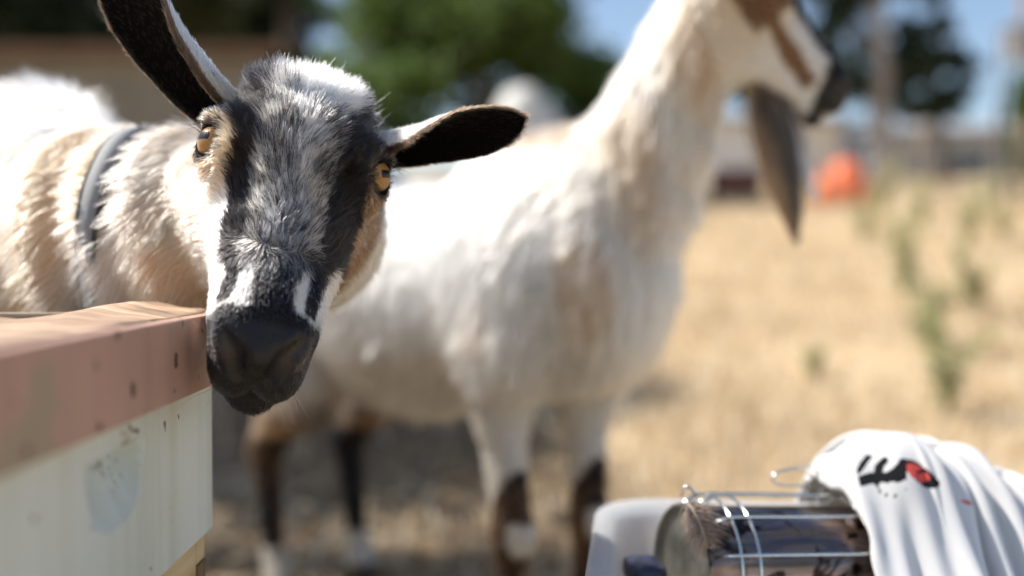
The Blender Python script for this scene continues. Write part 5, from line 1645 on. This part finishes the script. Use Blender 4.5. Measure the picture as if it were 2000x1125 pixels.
# ------------------------------------------------------------------ the white goat behind, in profile
L2 = np.array([0.63, 0.06, -0.775]); X2 = np.array([0.0, 1.0, 0.08])
g2 = Goat((0.350, 1.30, 0.995), L2, X2, (0.05, 1.42, 0.0), (0.66, -0.75),
          [((0.262, 1.305, 0.965), 0.058), ((0.222, 1.315, 0.87), 0.062), ((0.165, 1.34, 0.75), 0.080), ((0.085, 1.40, 0.65), 0.115)])
g2.fold, g2.foldn, g2.keep_face = 0.004, 26.0, True
def g2_color(P, r_=None):
    q = g2.hl(P); x, l_, n_ = q[:, 0], q[:, 1], q[:, 2]; ax = np.abs(x)
    b_ = g2.bl(P)
    rnd = r_ if r_ is not None else np.full(len(P), 0.5)
    tt, nd = g2.neck_t(P)
    k = lambda c: np.tile(np.array(c), (len(P), 1))
    bz = wav(P * np.array([1, 1, 0.35]), 26.0, 1); bz2 = wav(P, 11.0, 4)
    col = mixc(k(WHITE * 0.92), k(CREAM * 0.9), np.clip(0.2 + 0.4 * bz2, 0, 0.8))
    col = mixc(col, k(TAN * 0.9), smooth01(0.40, 1.0, bz + 0.4 * bz2) * 0.8)
    col = mixc(col, k((0.40, 0.38, 0.36)), smooth01(0.5, 1.1, wav(P * np.array([1, 1, 0.4]), 34.0, 2) - 0.3 * bz2) * 0.6)
    neck = (P[:, 2] > 0.66) & (b_[:, 0] > -0.02)
    col = np.where((neck & (rnd < 0.12))[:, None], k((0.30, 0.24, 0.19)), col)
    # legs
    z = b_[:, 2]; fr = b_[:, 0] > -0.25
    dark = mixc(k(BLACK * 1.5), k(BROWN), np.clip(0.05 + 0.5 * bz, 0, 0.7))
    lf = fr & (z < 0.305 + 1.5 * (b_[:, 0] - 0.005)) & (z < 0.36)
    lf &= ~((np.abs(z - 0.252) < 0.022) & (b_[:, 0] > 0.03))
    lf &= ~((z < 0.12) & (z > 0.05))
    lh = (~fr) & (z < 0.40 + 0.02 * bz2) & (b_[:, 0] < -0.40)
    lh &= ~((z < 0.105) & (z > 0.045))
    brownside = lh & (z > 0.31) & (b_[:, 0] < -0.56)
    col = np.where(lf[:, None] | lh[:, None], dark, col)
    col = np.where((brownside & (rnd < 0.8))[:, None], mixc(k(BROWN * 1.5), k(TAN), np.clip(0.4 + bz, 0, 1)), col)
    col = np.where((z < 0.045)[:, None], k((0.10, 0.085, 0.07)), col)
    # head
    head = (n_ + 0.25 * l_ > -0.14) & (ax < 0.12) & (l_ > -0.13) & (l_ < 0.25)
    hc = mixc(k(CREAM), k(WHITE), smooth01(0.02, 0.07, l_))
    st = np.abs(n_ + 0.058 + 0.06 * (l_ - 0.03)) < 0.010 + 0.003 * wav(P, 60, 2)
    hc = np.where((st & (l_ > 0.0) & (l_ < 0.115) & (rnd < 0.9))[:, None], k(BROWN), hc)
    hc = np.where(((l_ < 0.03) & (n_ < -0.02) & (n_ > -0.085) & (rnd < 0.6))[:, None], k(BROWN * 0.8), hc)
    hc = np.where(((ax < 0.031) & (ax > 0.010) & (l_ > 0.02) & (l_ < 0.14) & (n_ > -0.030))[:, None], k(BLACK), hc)
    hc = np.where((l_ > 0.118 - 0.55 * (n_ + 0.045))[:, None], k(NOSE), hc)
    return np.where(head[:, None], hc, col)
def g2_attr(P, nr):
    q = g2.hl(P); x, l_, n_ = q[:, 0], q[:, 1], q[:, 2]; b_ = g2.bl(P)
    head = (n_ + 0.25 * l_ > -0.14) & (np.abs(x) < 0.12) & (l_ > -0.13) & (l_ < 0.25)
    ln = np.where(head, 0.008 * (1 - 0.7 * smooth01(0.09, 0.13, l_)), 0.036)
    leg = smooth01(0.50, 0.43, b_[:, 2])
    ln = np.where(head, ln, ln * (1 - leg) + 0.008 * leg)
    belly = (b_[:, 0] < -0.08) & (b_[:, 2] < 0.47) & (b_[:, 2] > 0.36) & (np.abs(b_[:, 0] + 0.25) < 0.35) & (nr[:, 2] < 0.2)
    ln = np.where(belly, 0.045, ln)
    ln = np.where((b_[:, 2] < 0.045), 0.001, ln)
    fl = np.tile(-0.45 * g2.F + np.array([0, 0, -0.9]), (len(P), 1))
    neck = (b_[:, 2] > 0.62) & (b_[:, 0] > -0.05)
    fl = np.where(neck[:, None], np.array([-0.45, 0.05, -0.85]), fl)
    fl = np.where(head[:, None], -g2.L * 0.8 - g2.Nn * 0.4, fl)
    return ln, fl, np.where(head, 0.14, np.where(belly, 0.18, 0.22))
def ear2_color(ve, meta, r_):
    nz = wav(ve, 60, 2)
    return mixc(np.tile(CREAM, (len(ve), 1)), np.tile(BROWN, (len(ve), 1)), np.clip(meta[:, 2] * 0.8 + 0.1 * nz, 0, 1))
e2 = []
for sg in (-1, 1):
    b0 = g2.hw((sg * 0.050, -0.030, -0.064))[0]
    e2.append(ear_mesh(b0, sg * g2.X * 0.9 - g2.L * 0.25 - g2.Nn * 0.35, -g2.L, g2.Nn + g2.L * 0.3, 0.135, 0.038, [2.3, 2.0, 1.3, 0.8, 0.5], [1.2, 1.0, 0.8, 0.6, 0.4], (0, 0, -0.01)))
goat2, V2_, Q2_ = build_goat(g2, 'goat', 'white goat standing side on with a long dark beard and black lower legs', (-0.80, 1.05, -0.01), (0.62, 2.20, 1.16), 0.0048, g2_color, [(e, ear2_color) for e in e2], False)
q = g2.hl(V2_)
eyed = np.min([np.linalg.norm(q - (ORB + EYE_DIR * 0.020) * np.array([sg, 1, 1]), axis=1) for sg in (-1, 1)], axis=0)
tocam = -V2_ + np.array([0, 0, CAM_Z]); tocam /= np.linalg.norm(tocam, axis=1)[:, None]
dn = np.ones(len(V2_)) * smooth01(0.011, 0.016, eyed) * np.where(V2_[:, 2] < 0.03, 0.0, 1.0)
fa = grow(V2_, Q2_, 130000, dn + 1e-9, g2_attr, g2_color, 0.024, 201, curl=0.17, npts=5, hair_r=0.00042, grav=0.30, clump_f=0.6)
# beard: locks from under the chin
rb = np.random.default_rng(77)
nb_ = 2600
s0 = rb.uniform(0, 1, nb_); sd_ = rb.normal(0, 1, (nb_, 3))
rootb = g2.hw(np.stack([rb.normal(0, 0.009, nb_), 0.055 + 0.06 * s0, -0.104 + 0.012 * s0 + 0.003 * sd_[:, 0]], 1))
lock = rb.uniform(0, 1, nb_)
tipA = np.array(W(1556, 480, 1.30)); tipB = np.array(W(1598, 395, 1.29)); midA = np.array(W(1528, 335, 1.30)); midB = np.array(W(1556, 312, 1.29))
isB = (lock < 0.16) & (s0 > 0.45)
full = rb.uniform(0.35, 1.0, nb_) ** 0.7
P = np.empty((nb_, 7, 3))
for k, s in enumerate(np.linspace(0, 1, 7)):
    f = (s * full)
    mid = np.where(isB[:, None], midB, midA); tip = np.where(isB[:, None], tipB, tipA)
    p = rootb * ((1 - f) ** 2)[:, None] + mid * (2 * f * (1 - f))[:, None] + tip * (f ** 2)[:, None]
    wd = np.where(isB, 0.003, 0.0085 * np.sin(np.pi * np.clip(0.12 + 0.88 * f, 0, 1)) + 0.0012)
    P[:, k] = p + sd_ * wd[:, None] * np.array([1, 0.8, 0.25]) * min(1, s * 3)
cb = np.where((rb.uniform(0, 1, nb_) < 0.28)[:, None], BROWN * 1.6, BLACK * 1.4)
edge = (s0 < 0.35) & (sd_[:, 0] < -0.6)
cb = np.where((sd_[:, 0] < -0.4)[:, None] & (full > 0.6)[:, None], BROWN * 1.5, cb)
cb = np.where(isB[:, None], np.array([0.50, 0.52, 0.55]), cb)
rad = 0.00040 * np.interp(np.linspace(0, 1, 7), [0, 0.6, 1], [1, 0.9, 0.3])[None] * np.ones((nb_, 1))
hair_object('fur_coat', *fa, goat2)
hair_object('beard', P, rad, cb, goat2)
for sg in (-1, 1):
    eyeball(g2, sg, (0.85, 0.1, 0.5), goat2)
